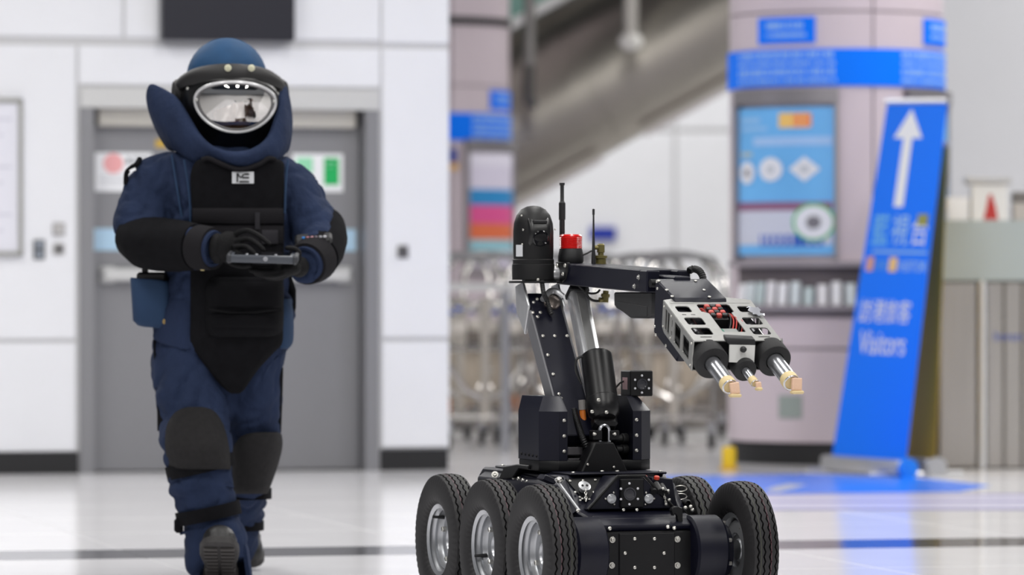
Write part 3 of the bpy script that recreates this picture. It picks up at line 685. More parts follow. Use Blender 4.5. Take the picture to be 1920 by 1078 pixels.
legF = [(352, 640, -.01, 66, .14), (356, 690, -.04, 71, .14), (360, 740, -.08, 71, .135), (364, 790, -.14, 69, .13), (370, 840, -.20, 63, .125), (378, 890, -.20, 56, .115), (386, 940, -.20, 54, .105), (396, 985, -.21, 54, .10), (406, 1025, -.22, 56, .10), (414, 1062, -.24, 56, .10)]
legB = [(484, 640, 0, 54, .14), (482, 700, .0, 48, .13), (475, 760, .02, 51, .125), (474, 810, .05, 52, .12), (476, 850, .10, 46, .115), (470, 900, .18, 40, .10), (462, 950, .27, 33, .09), (456, 1000, .36, 29, .085), (454, 1042, .44, 29, .085)]
limb(body, legF); limb(body, legB)
bo = body.build('body', M_navy, person, 0); bo['label'] = 'navy padded suit'
fuse(bo, .0105, 10)
def folds(me):
    for v, n in zip(me.vertices, [q.normal.copy() for q in me.vertices]):
        p = v.co; o = 0.0
        a = noise.noise(Vector((p.x * 5, p.y * 5, p.z * 8))); o += a * .018
        w = noise.noise(Vector((p.x * 3 + 4, p.y * 3, p.z * 4))) * 1.6
        # slanting creases, stronger on the limbs
        s = math.sin((p.z * 24 + abs(p.x) * 17 + w * 4)) ; k = max(0, noise.noise(Vector((p.x * 6 + 9, p.y * 6, p.z * 7))) + .25)
        o += (abs(s) ** .6 - .6) * .030 * k
        r = abs(noise.noise(Vector((p.x * 13, p.y * 13, p.z * 17 + 3)))); o += (min(r, .25) - .12) * .026
        v.co = p + n * o
    me.update()
folds(bo.data); bo.data.materials.clear(); bo.data.materials.append(M_navy)

def cat(pts, n):
    out = []
    for i in range(len(pts) - 1):
        p0, p1, p2, p3 = pts[max(i - 1, 0)], pts[i], pts[i + 1], pts[min(i + 2, len(pts) - 1)]
        for k in range(n):
            t = k / n; out.append(tuple(.5 * (2 * b + (c - a) * t + (2 * a - 5 * b + 4 * c - d) * t * t + (3 * b - a - 3 * c + d) * t ** 3) for a, b, c, d in zip(p0, p1, p2, p3)))
    out.append(tuple(pts[-1])); return out
def patch(rows, dfn, ncol=14, thick=.018, sub=4, roll=.012, puff=0.0):
    R = cat(rows, sub); g = []
    for j, (py, xl, xr) in enumerate(R):
        row = []
        for i in range(ncol + 1):
            u = i / ncol; px = xl + (xr - xl) * u; v = j / (len(R) - 1)
            e = max(0, 1 - min(u, 1 - u) * ncol / 1.5) * roll + max(0, 1 - min(v, 1 - v) * (len(R) - 1) / 1.5) * roll
            bulge = puff * (math.sin(math.pi * u) ** .5) * (math.sin(math.pi * min(max(v, 0), 1)) ** .5) if puff else 0
            row.append(pp(px, py, dfn(px, py) + e - bulge))
        g.append(row)
    return MB().sheet(g, thick, (0, 1, 0))
def ell(cx, a, b, d0=0.0):
    return lambda px, py: d0 - b * math.sqrt(max(.02, 1 - ((px - cx) / a) ** 2))
# ---- collar
CS = [((350, 215, .20), (338, 240, .21), (350, 282, .17)), ((305, 188, .12), (292, 230, .13), (318, 285, .10)), ((279, 156, .0), (277, 205, .01), (318, 282, .0)), ((302, 165, -.06), (296, 222, -.08), (332, 288, -.10)),
      ((325, 180, -.11), (322, 240, -.14), (352, 300, -.15)), ((349, 215, -.16), (350, 258, -.19), (374, 308, -.18)), ((372, 250, -.20), (380, 280, -.225), (395, 315, -.20)), ((400, 273, -.23), (408, 292, -.245), (418, 318, -.21)),
      ((437, 283, -.245), (440, 299, -.26), (444, 322, -.215)), ((476, 276, -.23), (482, 295, -.245), (480, 320, -.205)), ((507, 252, -.19), (514, 280, -.20), (508, 312, -.185)), ((523, 208, -.13), (534, 260, -.14), (524, 302, -.14)),
      ((531, 168, -.07), (545, 235, -.07), (537, 290, -.07)), ((537, 156, 0), (549, 225, 0), (541, 287, 0)), ((528, 190, .1), (542, 230, .1), (535, 280, .09)), ((505, 215, .2), (515, 240, .2), (505, 280, .16)), ((425, 222, .24), (425, 245, .25), (425, 280, .2))]
CS.append(CS[0]); T = cat([c[0] for c in CS], 4); Mi = cat([c[1] for c in CS], 4); B = cat([c[2] for c in CS], 4)
g = []
for t, m, b in zip(T, Mi, B):
    row = []
    for k in range(9):
        v = k / 8; q = [(1 - v) ** 2 * t[i] + 2 * v * (1 - v) * (2 * m[i] - .5 * t[i] - .5 * b[i]) + v * v * b[i] for i in range(3)]; row.append(pp(*q))
    g.append(row)
N_ = len(g); rings_o = g
cm = MB(); cen = pp(430, 220, 0)
def inward(p): 
    q = Vector((cen.x - p.x, cen.y - p.y, 0)); return q.normalized() * .022 if q.length > 1e-6 else Vector()
inn = [[p + inward(p) + Vector((0, 0, -.004 if k == 0 else 0)) for k, p in enumerate(row)] for row in g]
loop = [row + r2[::-1] for row, r2 in zip(g, inn)]
cm.loft(loop, caps=False); col = cm.build('collar', M_navy, person, 60)
sd = col.modifiers.new('sub', 'SUBSURF'); sd.levels = sd.render_levels = 1; apply_mods(col)
# ---- helmet
hel = MB(); hel.ball(pp(425, 148, -.005), (76 * SP, .15, 77 * SP), 32, 20); helm = hel.build('helmet', mat('helmet_blue', srgb(26, 64, 100), .7, var=.08, vscale=25, bump=.12, bscale=180, spec=.25), person, 60); helm['label'] = 'round blue helmet shell'
M_mask = mat('mask_black', srgb(9, 9, 10), .35); M_rub = mat('rubber_black', srgb(26, 25, 26), .6, var=.1, vscale=40)
rows = []
for k in range(33):
    a = math.radians(-112 + 224 * k / 32); sa, ca = math.sin(a), math.cos(a); e = min(1, (112 - abs(math.degrees(a))) / 14 + .25)
    cxp, hw = 431, 94
    yt, yb = 119 + 30 * (1 - ca), 156 + 20 * (1 - ca)
    def q(rad, y): return pp(cxp + (hw + rad / SP) * sa, y, -.015 - (.168 + rad) * ca)
    th = .018 * e
    rows.append([q(-.014, yt + 2), q(-.004, yt), q(th * .6, yt + 5), q(th, yt + 14), q(th, (yt + yb) / 2 + 4), q(th * .7, yb - 3), q(-.006, yb), q(-.016, yb - 4)])
bd = MB().loft(rows).build('brow_band', M_rub, helm, 50)
for px in (427.5, 471.5): stud(bd, pp(px, 127.5, -.204), (0, -1, .1), 6.5 * SP, .008, 'washer', mat('brass_white', srgb(208, 206, 182), .35, metal=.4), 'screw')
for px, py, d in ((352, 166, -.125), (520, 176, -.10)): stud(bd, pp(px, py, d), (-.5 if px < 400 else .5, -1, 0), 3 * SP, .006, 'bolt', mat('screw_pale', srgb(190, 190, 186), .3, metal=.6), 'screw')
def egg(t, k=1.0, dy=0.0):
    c, s = math.cos(t), math.sin(t)
    px = 441 + 75 * k * c; py = 190 + (-36 * k * abs(s) ** .85 if s > 0 else 57 * k * abs(s) ** 1.12) + 2 * c + dy
    return px, py
def fd(px, py): return -.015 - .178 * math.sqrt(max(.03, 1 - ((px - 436) / 112) ** 2)) * (1 - .20 * ((py - 180) / 90) ** 2) + (py - 185) * .00035
NE = 56; TE = [2 * math.pi * k / NE for k in range(NE)]
def outer(t):
    c, s = math.cos(t), math.sin(t); px = 431 + 93 * math.copysign(abs(c) ** .8, c); py = 200 + (-62 * abs(s) ** .7 if s > 0 else 94 * abs(s) ** .8); return px, py
rg = []
for f_, off in ((1.0, -.012), (.94, .0), (.6, .0), (.3, .01), (0, .03)):
    rg.append([pp(*(lambda a, b: (a[0] * f_ + b[0] * (1 - f_), a[1] * f_ + b[1] * (1 - f_)))(egg(t), outer(t)), fd(*(lambda a, b: (a[0] * f_ + b[0] * (1 - f_), a[1] * f_ + b[1] * (1 - f_)))(egg(t), outer(t))) + off) for t in TE])
rg.append([p * .93 + pp(433, 195, .0) * .07 + Vector((0, .05, 0)) for p in rg[-1]])
mk = MB().loft(rg, caps=False); mk = mk.build('face_mask', M_mask, helm, 50)
side = MB()
for s_, cxp in ((-1, 337), (1, 524)):
    side = MB(); side.lathe([(0, -.02), (.045, -.02), (.05, -.012), (.05, .012), (.042, .022), (0, .022)], o=pp(cxp, 176, -.02), axis=(s_, -.25, 0), seg=20); side.build('ear_pod', M_rub, helm)
MB().tube([pp(*egg(t), fd(*egg(t)) - .017) for t in TE], .0062, 10, closed=True).build('visor_frame', mat('frame_grey', srgb(196, 196, 198), .35, metal=.3, coat=.5), helm)
MB().tube([pp(*egg(t, .93, 0), fd(*egg(t, .93)) - .019) for t in TE], .0035, 8, closed=True).build('visor_gasket', mat('gasket', srgb(96, 95, 97), .35), helm)
for px, py in ((369, 187), (513, 190)): stud(helm, pp(px, py, fd(px, py) - .021), (0, -1, 0), .006, .006, 'bolt', MATS['screw_pale'], 'screw')
vr = []
for f_ in (.95, .8, .6, .4, .2, .02): vr.append([pp(*egg(t, f_), fd(*egg(t, f_)) - .016 - .012 * (1 - f_ * f_)) for t in TE])
vg = MB().loft(vr, caps=False)
vm = bpy.data.materials.new('visor_glass'); vm.use_nodes = True; nt = vm.node_tree; nt.nodes.clear()
ou = nt.nodes.new('ShaderNodeOutputMaterial'); mx = nt.nodes.new('ShaderNodeMixShader'); gs = nt.nodes.new('ShaderNodeBsdfGlossy'); tr_ = nt.nodes.new('ShaderNodeBsdfTransparent')
gs.inputs['Roughness'].default_value = .03; gs.inputs['Color'].default_value = (.86, .84, .82, 1); tr_.inputs['Color'].default_value = (.8, .78, .75, 1); mx.inputs[0].default_value = .55
nt.links.new(tr_.outputs[0], mx.inputs[1]); nt.links.new(gs.outputs[0], mx.inputs[2]); nt.links.new(mx.outputs[0], ou.inputs[0])
vg.build('visor', vm, helm, 60)
skin = mat('skin', srgb(205, 160, 132), .5)
fc = MB(); fc.ball(pp(438, 195, -.055), (.074, .06, .105), 24, 16); fc.ball(pp(439, 205, -.118), (.012, .016, .024)); 
face = fc.build('face', skin, helm, 60)
for px in (418, 460):
    MB().ball(pp(px, 190, -.108), (.013, .007, .006)).build('eye', mat('eye_white', srgb(228, 224, 220), .3), face); MB().ball(pp(px, 190, -.1145), (.0055, .003, .0055)).build('pupil', mat('pupil', srgb(30, 22, 18), .2), face)
    MB().tube([pp(px - 11, 181, -.106), pp(px, 178, -.111), pp(px + 11, 181, -.108)], .003, 6).build('eyebrow', mat('brow_hair', srgb(28, 24, 22), .7), face)
MB().tube([pp(427, 226, -.108), pp(439, 228, -.113), pp(451, 226, -.108)], .004, 6).build('mouth', mat('lips', srgb(170, 104, 92), .5), face)
MB().ball(pp(437, 180, -.035), (.086, .075, .125), 24, 16).build('balaclava', M_web, helm, 60)

# ---- black chest apron, pouch and straps
def tf(px, py):                                              # front of the torso
    b = .225 if py < 620 else .225 - .05 * ((py - 620) / 120.0)
    return -b * math.sqrt(max(.05, 1 - ((px - 430) / 150.0) ** 2)) - .016
ap = patch([(297, 380, 513), (304, 366, 531), (330, 357, 532), (392, 360, 532), (450, 359, 532), (520, 357, 531), (600, 357, 530), (642, 357, 529), (660, 366, 514), (690, 388, 486), (715, 407, 468), (732, 424, 456), (738, 434, 448)], tf, 20, .03)
apron = ap.build('chest_apron', M_web, person, 50)
nk = cat([(379, 299), (392, 297), (412, 306), (449, 318), (486, 308), (503, 297), (516, 299)], 4)
MB().tube([pp(x, y, tf(x, y) - .010) for x, y in nk], .008, 8).build('neck_piping', mat('piping', srgb(24, 23, 26), .9, spec=.15), apron)
patch([(390, 361, 531), (404, 361, 531), (419, 361, 531)], lambda x, y: tf(x, y) - .012, 16, .014, 3, .006).build('chest_strap', mat('strap_charcoal', srgb(28, 27, 30), .9, bump=.3, bscale=300, spec=.15), apron)
patch([(423, 361, 531), (440, 361, 531), (456, 361, 531)], lambda x, y: tf(x, y) - .008, 16, .012, 3, .006).build('chest_strap', MATS['strap_charcoal'], apron)
patch([(431, 491, 521), (444, 491, 521), (457, 491, 521)], lambda x, y: tf(x, y) - .018, 6, .012, 3, .004).build('cloth_patch', mat('patch_grey', srgb(44, 43, 47), .85, spec=.15), apron)
patch([(398, 478, 487), (430, 478, 487)], lambda x, y: tf(x, y) - .02, 3, .008, 4, .002).build('cloth_loop', MATS['patch_grey'], apron)
lg = patch([(322, 435, 476), (333, 435, 476), (344, 435, 476)], lambda x, y: tf(x, y) - .006, 8, .006, 2, .001).build('name_patch', mat('patch_white', srgb(200, 202, 206), .6), apron)
def stroke(*pts, w=1.6):
    MB().tube([pp(x, y, tf(x, y) - .0075) for x, y in pts], w * SP, 6).build('emblem_stroke', MATS['matt_black'], lg)
stroke((445, 325), (445, 341)); stroke((445, 325), (451, 333), (457, 327)); stroke((458, 326.5), (467, 326.5)); stroke((454, 333), (467, 333)); stroke((449, 340.5), (467, 340.5))
pou = patch([(519, 400, 524), (526, 388, 530), (560, 384, 531), (600, 382, 531), (622, 386, 528), (632, 398, 515)], lambda x, y: tf(x, y) - .012, 18, .05, 4, .02, .04).build('belly_pouch', M_web, apron, 50)
patch([(524, 392, 528), (545, 386, 530), (572, 388, 530), (578, 394, 524)], lambda x, y: tf(x, y) - .028, 16, .02, 4, .012, .038).build('pouch_flap', mat('web_dark', srgb(14, 14, 17), .9, spec=.12, bump=.4, bscale=260), pou, 50)
patch([(582, 388, 530), (600, 386, 531), (618, 392, 526)], lambda x, y: tf(x, y) - .03, 16, .02, 4, .012, .035).build('pouch_panel', MATS['web_dark'], pou, 50)
MB().tube([pp(x, y, tf(x, y) - .062) for x, y in ((392, 580), (430, 586), (480, 586), (526, 580))], .0035, 6).build('zip', mat('zip', srgb(16, 16, 18), .8, spec=.1), pou)
# jacket hem flaps and seams
patch([(560, 320, 360), (600, 300, 360), (626, 287, 360), (638, 292, 360), (650, 320, 360), (656, 348, 360)], lambda x, y: -.21 * math.sqrt(max(.06, 1 - ((x - 420) / 146) ** 2)) - .004, 8, .02, 4, .008).build('hem_flap', M_navy, person, 50)
patch([(560, 528, 546), (600, 526, 550), (640, 524, 549), (654, 526, 540)], lambda x, y: -.21 * math.sqrt(max(.10, 1 - ((x - 420) / 140) ** 2)) - .012, 6, .03, 4, .008).build('hem_flap', M_navy2, person, 50)
MB().tube([pp(x, y, -.06 + (x - 540) * .004) for x, y in ((541, 520), (548, 545), (549, 575), (545, 602))], [.012, .014, .012, .009], 8).build('side_strap', M_web, person)
for pts in ([(345, 300, -.165), (352, 340, -.185), (356, 380, -.195), (357, 420, -.20)], [(540, 300, -.14), (536, 340, -.165), (534, 400, -.18)], [(322, 290, -.11), (330, 340, -.15), (338, 390, -.165), (345, 430, -.175)]):
    MB().tube([pp(*q) for q in cat(pts, 4)], .004, 6).build('seam', M_navy2, person)
sh_l = MB(); sh_l.tube([pp(*q) for q in cat([(262, 298, -.03), (256, 308, -.07), (246, 315, -.085), (237, 325, -.07), (236, 346, -.07)], 4)], .009, 8); sl_ = sh_l.build('shoulder_loop', M_web, person)
MB().box(pp(249, 319, -.10), (.022, .004, .01), .001, Matrix.Rotation(R_(-25), 3, 'Y')).build('white_tag', M_white, sl_)
# ---- sleeves, cuffs
def cuff(name, st, m, parent=person, thick=.012, grow=.012, seg=26, sub=True):
    c = [pp(*q[:3]) for q in st]; ro = []; ri = []
    for i, q in enumerate(st):
        t = (c[min(i + 1, len(c) - 1)] - c[max(i - 1, 0)]).normalized(); a = t.cross(Vector((0, 1, 0))).normalized(); b = a.cross(t).normalized()
        for lst, gg in ((ro, grow), (ri, grow - thick)):
            lst.append([c[i] + a * ((q[3] * SP + gg) * math.cos(k)) + b * ((q[4] + gg) * math.sin(k)) for k in [2 * math.pi * j / seg for j in range(seg)]])
    mb = MB(); mb.loft(ro + ri[::-1] + [ro[0]], caps=False); return mb.build(name, m, parent, 50)
cuff('forearm_guard', [(258, 446, -.06, 40, .085), (275, 455, -.11, 46, .095), (300, 458, -.15, 47, .095), (335, 461, -.21, 45, .085), (370, 463, -.275, 40, .07)], M_web, person, .02, .006)
cuff('cuff', [(374, 464, -.285, 39, .066), (386, 465, -.31, 38, .062), (400, 466, -.335, 36, .058)], MATS['strap_charcoal'], person, .016, .006)
cuff('cuff_lining', [(396, 466, -.332, 35, .055), (402, 467, -.343, 33, .05)], M_navy, person, .010, .0)
cuff('forearm_guard', [(612, 430, -.03, 34, .08), (610, 448, -.09, 39, .085), (602, 466, -.15, 42, .085), (592, 482, -.21, 41, .078)], M_web, person, .018, .005)
cuff('cuff', [(590, 484, -.225, 41, .075), (582, 490, -.26, 39, .072), (574, 495, -.29, 36, .068)], MATS['strap_charcoal'], person, .014, .006)
cuff('cuff_lining', [(577, 493, -.283, 34, .062), (572, 496, -.298, 33, .06)], M_navy, person, .010, .0)
stud(person, pp(380, 501, -.315), (0, -1, 0), .012, .008, 'bolt', mat('clip_cream', srgb(214, 196, 140), .4), 'cuff_clip')
# wrist keypad on the far sleeve
wk = MB(); Rk = Matrix.Rotation(R_(-4), 3, 'Y') @ Matrix.Rotation(R_(28), 3, 'X')
wk.box(pp(588, 449, -.235), (.125, .05, .028), .008, Rk); wk = wk.build('wrist_keypad', M_black, person)
for i, c_ in enumerate(((60, 140, 220), (180, 120, 130), (200, 150, 160), (120, 110, 120), (170, 170, 176), (200, 200, 206))):
    MB().box(pp(569 + i * 8, 446 - i * .5, -.262) , (.010, .006, .008), .002, Rk).build('key', mat('key_%d' % i, srgb(*c_), .35), wk)
# ---- gloved hands
def hand(name, palm, fingers, label):
    h = MB()
    for c, r, rot in palm: h.ball(pp(*c), r, 18, 12, Matrix.Rotation(R_(rot), 3, 'Y'))
    for pts, r0 in fingers:
        q = [pp(*p) for p in cat(pts, 4)]; n = len(q); h.tube(q, [r0 * (1 - .28 * i / (n - 1)) for i in range(n)], 10); h.ball(q[-1], r0 * .74, 10, 8)
    o = h.build(name, M_glove, person, 0); fuse(o, .0035, 3, .4); o.data.materials.clear(); o.data.materials.append(M_glove); return o
hand('glove', [((408, 466, -.352), (.030, .040, .052), 0), ((428, 460, -.375), (.044, .036, .048), 12)],
     [([(440, 440, -.385), (462, 432, -.42), (484, 441, -.455), (505, 457, -.475)], .0105), ([(444, 452, -.40), (466, 448, -.44), (484, 458, -.475), (494, 468, -.485)], .0108),
      ([(440, 464, -.41), (460, 462, -.455), (472, 470, -.485), (478, 477, -.49)], .0105), ([(432, 476, -.40), (448, 476, -.44), (458, 481, -.47), (463, 486, -.475)], .0095),
      ([(420, 484, -.375), (438, 495, -.40), (456, 499, -.43), (470, 497, -.44)], .0115)], '')
hand('glove', [((560, 500, -.325), (.036, .042, .036), 0), ((540, 504, -.365), (.045, .042, .026), -6)],
     [([(530, 500, -.38), (508, 502, -.42), (488, 502, -.445), (474, 500, -.45)], .0105), ([(532, 506, -.385), (508, 510, -.43), (486, 510, -.46), (470, 507, -.465)], .0108),
      ([(536, 511, -.38), (514, 517, -.42), (494, 517, -.45), (480, 514, -.455)], .0105), ([(542, 514, -.36), (524, 521, -.39), (508, 522, -.415), (496, 519, -.42)], .0095),
      ([(556, 488, -.345), (560, 474, -.375), (550, 466, -.41), (538, 465, -.43)], .0115)], '')
# ---- legs: pads, straps, trims
def legfn(st, off):
    def f(px, py):
        for i in range(len(st) - 1):
            if st[i][1] <= py <= st[i + 1][1]:
                t = (py - st[i][1]) / (st[i + 1][1] - st[i][1]); q = [a + (b - a) * t for a, b in zip(st[i], st[i + 1])]; break
        else: q = st[0] if py < st[0][1] else st[-1]
        return q[2] - q[4] * math.sqrt(max(.08, 1 - ((px - q[0]) / (q[3] + 4)) ** 2)) - off
    return f
patch([(763, 352, 380), (768, 336, 396), (780, 322, 409), (800, 312, 419), (830, 309, 427), (862, 313, 431), (880, 318, 432)], legfn(legF, .040), 14, .04, 4, .014).build('knee_pad', M_pad, person, 50)
patch([(811, 478, 520), (818, 452, 526), (840, 437, 527), (870, 435, 520), (900, 437, 510), (926, 438, 500)], (lambda f: lambda x, y: f(x, y) - max(0, y - 850) * .0007)(legfn(legB, .058)), 12, .10, 4, .014).build('knee_pad', M_pad, person, 50)
def strap(name, st, py, hpx, tilt, m):
    f = [None]
    for i in range(len(st) - 1):
        if st[i][1] <= py <= st[i + 1][1]:
            t = (py - st[i][1]) / (st[i + 1][1] - st[i][1]); q = [a + (b - a) * t for a, b in zip(st[i], st[i + 1])]
    c = pp(q[0], py, q[2]); R = Matrix.Rotation(R_(tilt), 3, 'Y'); mb = MB(); ro = []; ri = []; hz = hpx * SP / 2
    for z, gg in ((-hz, .004), (-hz, .022), (hz, .022), (hz, .004), (-hz, .004)):
        ro.append([c + R @ Vector(((q[3] * SP * .96 + gg * .75) * math.cos(k), (q[4] + gg) * math.sin(k), z)) for k in [2 * math.pi * j / 32 for j in range(32)]])
    mb.loft(ro, caps=False); return mb.build(name, m, person, 40)
s1 = strap('leg_strap', legF, 874, 24, -13, M_web); s2 = strap('leg_strap', legF, 962, 25, -12, M_web); strap('leg_strap', legB, 925, 20, 0, M_web); strap('leg_strap', legB, 985, 18, 0, M_web)
MB().box(pp(335, 985, -.25), (.03, .03, .05), .008).build('strap_end', M_web, s2)
patch([(638, 287, 304), (700, 290, 305), (760, 294, 307), (808, 295, 307)], lambda x, y: legfn(legF, .004)(max(x, 300), y) + .035, 4, .05, 4, .006).build('side_panel', M_web, person, 50)
patch([(690, 520, 530), (760, 517, 528), (812, 514, 526)], lambda x, y: legfn(legB, .004)(min(x, 520), y) + .03, 4, .05, 4, .006).build('side_panel', M_web, person, 50)
for pts in ([(312, 668), (350, 680), (390, 708), (420, 745)], [(520, 668), (500, 690), (490, 730), (486, 790)], [(345, 668), (372, 690), (412, 735)], [(316, 900), (350, 912), (400, 905), (436, 912)], [(338, 1000), (380, 990), (420, 992), (455, 1010)]):
    fn = legfn(legF if pts[0][0] < 450 else legB, -.004)
    MB().tube([pp(x, y, fn(x, y)) for x, y in cat(pts, 5)], .0065, 6).build('fold', M_navy, person)
# front trouser hem flaring round the boot
hem = []
for py, cxp, ra, rb, d in ((1000, 402, 56, .105, -.21), (1030, 410, 57, .11, -.225), (1060, 415, 56, .115, -.235), (1084, 418, 56, .115, -.235)):
    hem.append([pp(cxp + ra * math.cos(k), py + (0 if py < 1080 else 8 * math.sin(k)), d + rb * math.sin(k)) for k in [2 * math.pi * j / 30 for j in range(30)]])
inner = [[p + (Vector((pp(412, 1040, -.23).x, -.23, p.z)) - p).normalized() * .012 for p in r] for r in hem]
# the hem is cut open in front over the boot
hm = MB(); idx = [k for k in range(30) if not (17 < k < 28)]
idx = list(range(28, 30)) + list(range(0, 18))
gr = [[r[i] for i in idx] for r in hem]
hm.sheet(gr, .014); hm.build('trouser_hem', M_navy, person, 50)
# ---- boots
def boot(name, heel, toe, up, parent=person, width=.066, tread=True):
    """boot from heel to toe (points on the sole), up = sole normal towards the leg"""
    f_ = (toe - heel).normalized(); u = (up - f_ * up.dot(f_)).normalized(); s_ = f_.cross(u).normalized(); L = (toe - heel).length
    prof = [(-.02, .72), (.0, .86), (.08, .92), (.2, .84), (.35, .78), (.5, .9), (.65, 1.0), (.8, .98), (.92, .8), (.98, .55), (1.0, .3)]
    ol = [(heel + f_ * (L * a)) + s_ * (width * w) for a, w in prof] + [(heel + f_ * (L * a)) - s_ * (width * w) for a, w in prof[::-1]]
    so = MB(); so.prism(ol, u * .028, .004)
    sole = so.build('sole', mat('sole_rubber', srgb(48, 46, 46), .75, var=.2, vscale=60), parent)
    if tread:
        for k in range(9):
            a = .1 + .095 * k; w = .78 if 2 < k < 5 else .9
            tl = MB(); c = heel + f_ * (L * a) - u * .005
            Rm = Matrix((s_, f_, u)).transposed(); tl.box(c + s_ * width * w * .47, (width * w * .78, .012, .010), .002, Rm); o1 = tl.build('tread_block', mat('tread_grey', srgb(64, 61, 60), .8), sole)
            tl = MB(); tl.box(c - s_ * width * w * .47, (width * w * .78, .012, .010), .002, Rm); tl.build('tread_block', MATS['tread_grey'], sole)
    up_ = MB(); rings = []
    for a, w, h in ((-.02, .7, .10), (.06, .85, .125), (.2, .86, .125), (.38, .80, .11), (.55, .88, .085), (.72, .94, .07), (.88, .84, .058), (.97, .55, .045), (1.0, .25, .03)):
        c = heel + f_ * (L * a) + u * .024
        rings.append([c + s_ * (width * w * .97 * math.cos(k)) + u * (h * max(0, math.sin(k)) ** .8 if math.sin(k) > 0 else 0) for k in [math.pi * j / 10 for j in range(11)]])
    up_.loft(rings); ub = up_.build('boot_upper', mat('boot_black', srgb(22, 21, 22), .45, bump=.2, bscale=120), parent, 50); sole.parent = ub; return ub
h0 = pp(414, 1090, -.22); h0.z = .011; t0 = pp(410, 1018, -.47)
boot('boot', h0, t0, Vector((0, .5, .87)))
h1 = pp(456, 1050, .62); h1.z = .10; t1 = pp(462, 1075, .36); t1.z = .012
boot('boot', h1, t1, Vector((0, .3, 1)), tread=False)
# ---- hip pouch
hp = MB(); rings = []
for py, xl, xr, dp in ((524, 245, 318, .06), (528, 244, 320, .065), (570, 247, 321, .07), (605, 249, 320, .065), (614, 258, 312, .05)):
    cxp = (xl + xr) / 2; rings.append([pp(cxp + (xr - xl) / 2 * math.copysign(abs(math.cos(k)) ** .5, math.cos(k)), py + 4 * math.cos(k), -.07 + dp * math.copysign(abs(math.sin(k)) ** .5, math.sin(k))) for k in [2 * math.pi * j / 28 for j in range(28)]])
hp.loft(rings); hpo = hp.build('hip_pouch', M_navy2, person, 50)
stud(hpo, pp(310, 603, -.135), (0.2, -1, 0), .010, .006, 'washer', mat('brass', srgb(176, 150, 96), .3, metal=.8), 'snap_button')
MB().box(pp(285, 520, -.07), (.10, .07, .035), .008).build('radio', M_black, hpo); MB().cyl(pp(272, 520, -.08), pp(272, 496, -.08), .011, seg=10).build('radio_knob', M_black, hpo)
# ---- tablet held in both hands
tb = root('tablet', Vector((PX, PY, 0)) + pp(493, 483, -.455), 0, 'black rugged tablet controller held between the gloved hands', 'tablet')
tb.rotation_euler = (R_(6), R_(1.5), 0)
MB().box((0, 0, 0), (.225, .13, .026), .006, seg=2).build('case', mat('tablet_case', srgb(66, 70, 78), .4), tb)
MB().box((0, .0, .0135), (.185, .105, .002)).build('screen', mat('screen_dark', srgb(14, 16, 20), .1), tb)
for x in (-.108, .108): MB().box((x, 0, 0), (.018, .136, .032), .006).build('corner_bumper', mat('bumper_black', srgb(48, 50, 55), .5), tb)
for x in (-.05, -.018, .045): stud(tb, (x, -.05, .013), (0, 0, 1), .005, .006, 'bolt', mat('tablet_key', srgb(150, 152, 158), .4), 'button')
stud(tb, (.012, -.0655, .002), (0, -1, 0), .008, .003, 'washer', MATS['tablet_key'], 'round_button')
# ------------------------------------------------------------------ the six-wheeled robot (local frame: x to its image-right side, y backwards, z up)
RO = Vector((.241, 14.10, 0)); RZ = math.radians(20.0); RC, RS = math.cos(RZ), math.sin(RZ)
robot = root('bomb_disposal_robot', RO, RZ, 'dark navy six-wheeled bomb disposal robot with a raised arm and silver barrel gripper', 'robot')
def Lray(px, py):
    d = Vector(((px - 960) / F, 1, -(py - HOR) / F)); o = Vector((0, 0, H)) - RO
    return Vector((RC * o.x + RS * o.y, -RS * o.x + RC * o.y, o.z)), Vector((RC * d.x + RS * d.y, -RS * d.x + RC * d.y, d.z))
def L(px, py, x=None, y=None, z=None):
    o, d = Lray(px, py); k = 0 if x is not None else 1 if y is not None else 2; v = (x, y, z)[k]; return o + d * ((v - o[k]) / d[k])
def Lp(px, py, p, n):
    o, d = Lray(px, py); return o + d * ((V(p) - o).dot(V(n)) / d.dot(V(n)))
M_hull = mat('navy_paint', srgb(12, 13, 29), .42, metal=.0, var=.08, vscale=40, bump=.06, bscale=500, spec=.3)
M_hull2 = mat('black_anodised', srgb(11, 11, 14), .45, metal=.0, var=.1, vscale=60, bump=.08, bscale=500, spec=.3)
M_bolt = mat('bolt_steel', srgb(206, 204, 198), .28, metal=.85)
M_al = mat('aluminium', srgb(200, 201, 204), .3, metal=.6, var=.05, vscale=50, stretch=(1, 1, .1))
M_plate = mat('gripper_plate', srgb(160, 160, 158), .4, metal=.65, var=.04, vscale=60)
M_chrome = mat('chrome', srgb(196, 198, 204), .26, metal=.9)
M_rubber = mat('collar_rubber', srgb(26, 26, 28), .75, bump=.15, bscale=300)
M_hose = mat('hose_black', srgb(20, 20, 22), .5)
M_olive = mat('olive_metal', srgb(112, 104, 62), .4, metal=.5)
def part(name, mb, m, parent=None, smooth=35): return mb.build(name, m, parent or robot, smooth)
def bolts(parent, pts, nrm, r=.006, kind='bolt', m=None, name='bolt'):
    for p in pts: stud(parent, p, nrm, r, r * .9, kind, m or M_bolt, name)

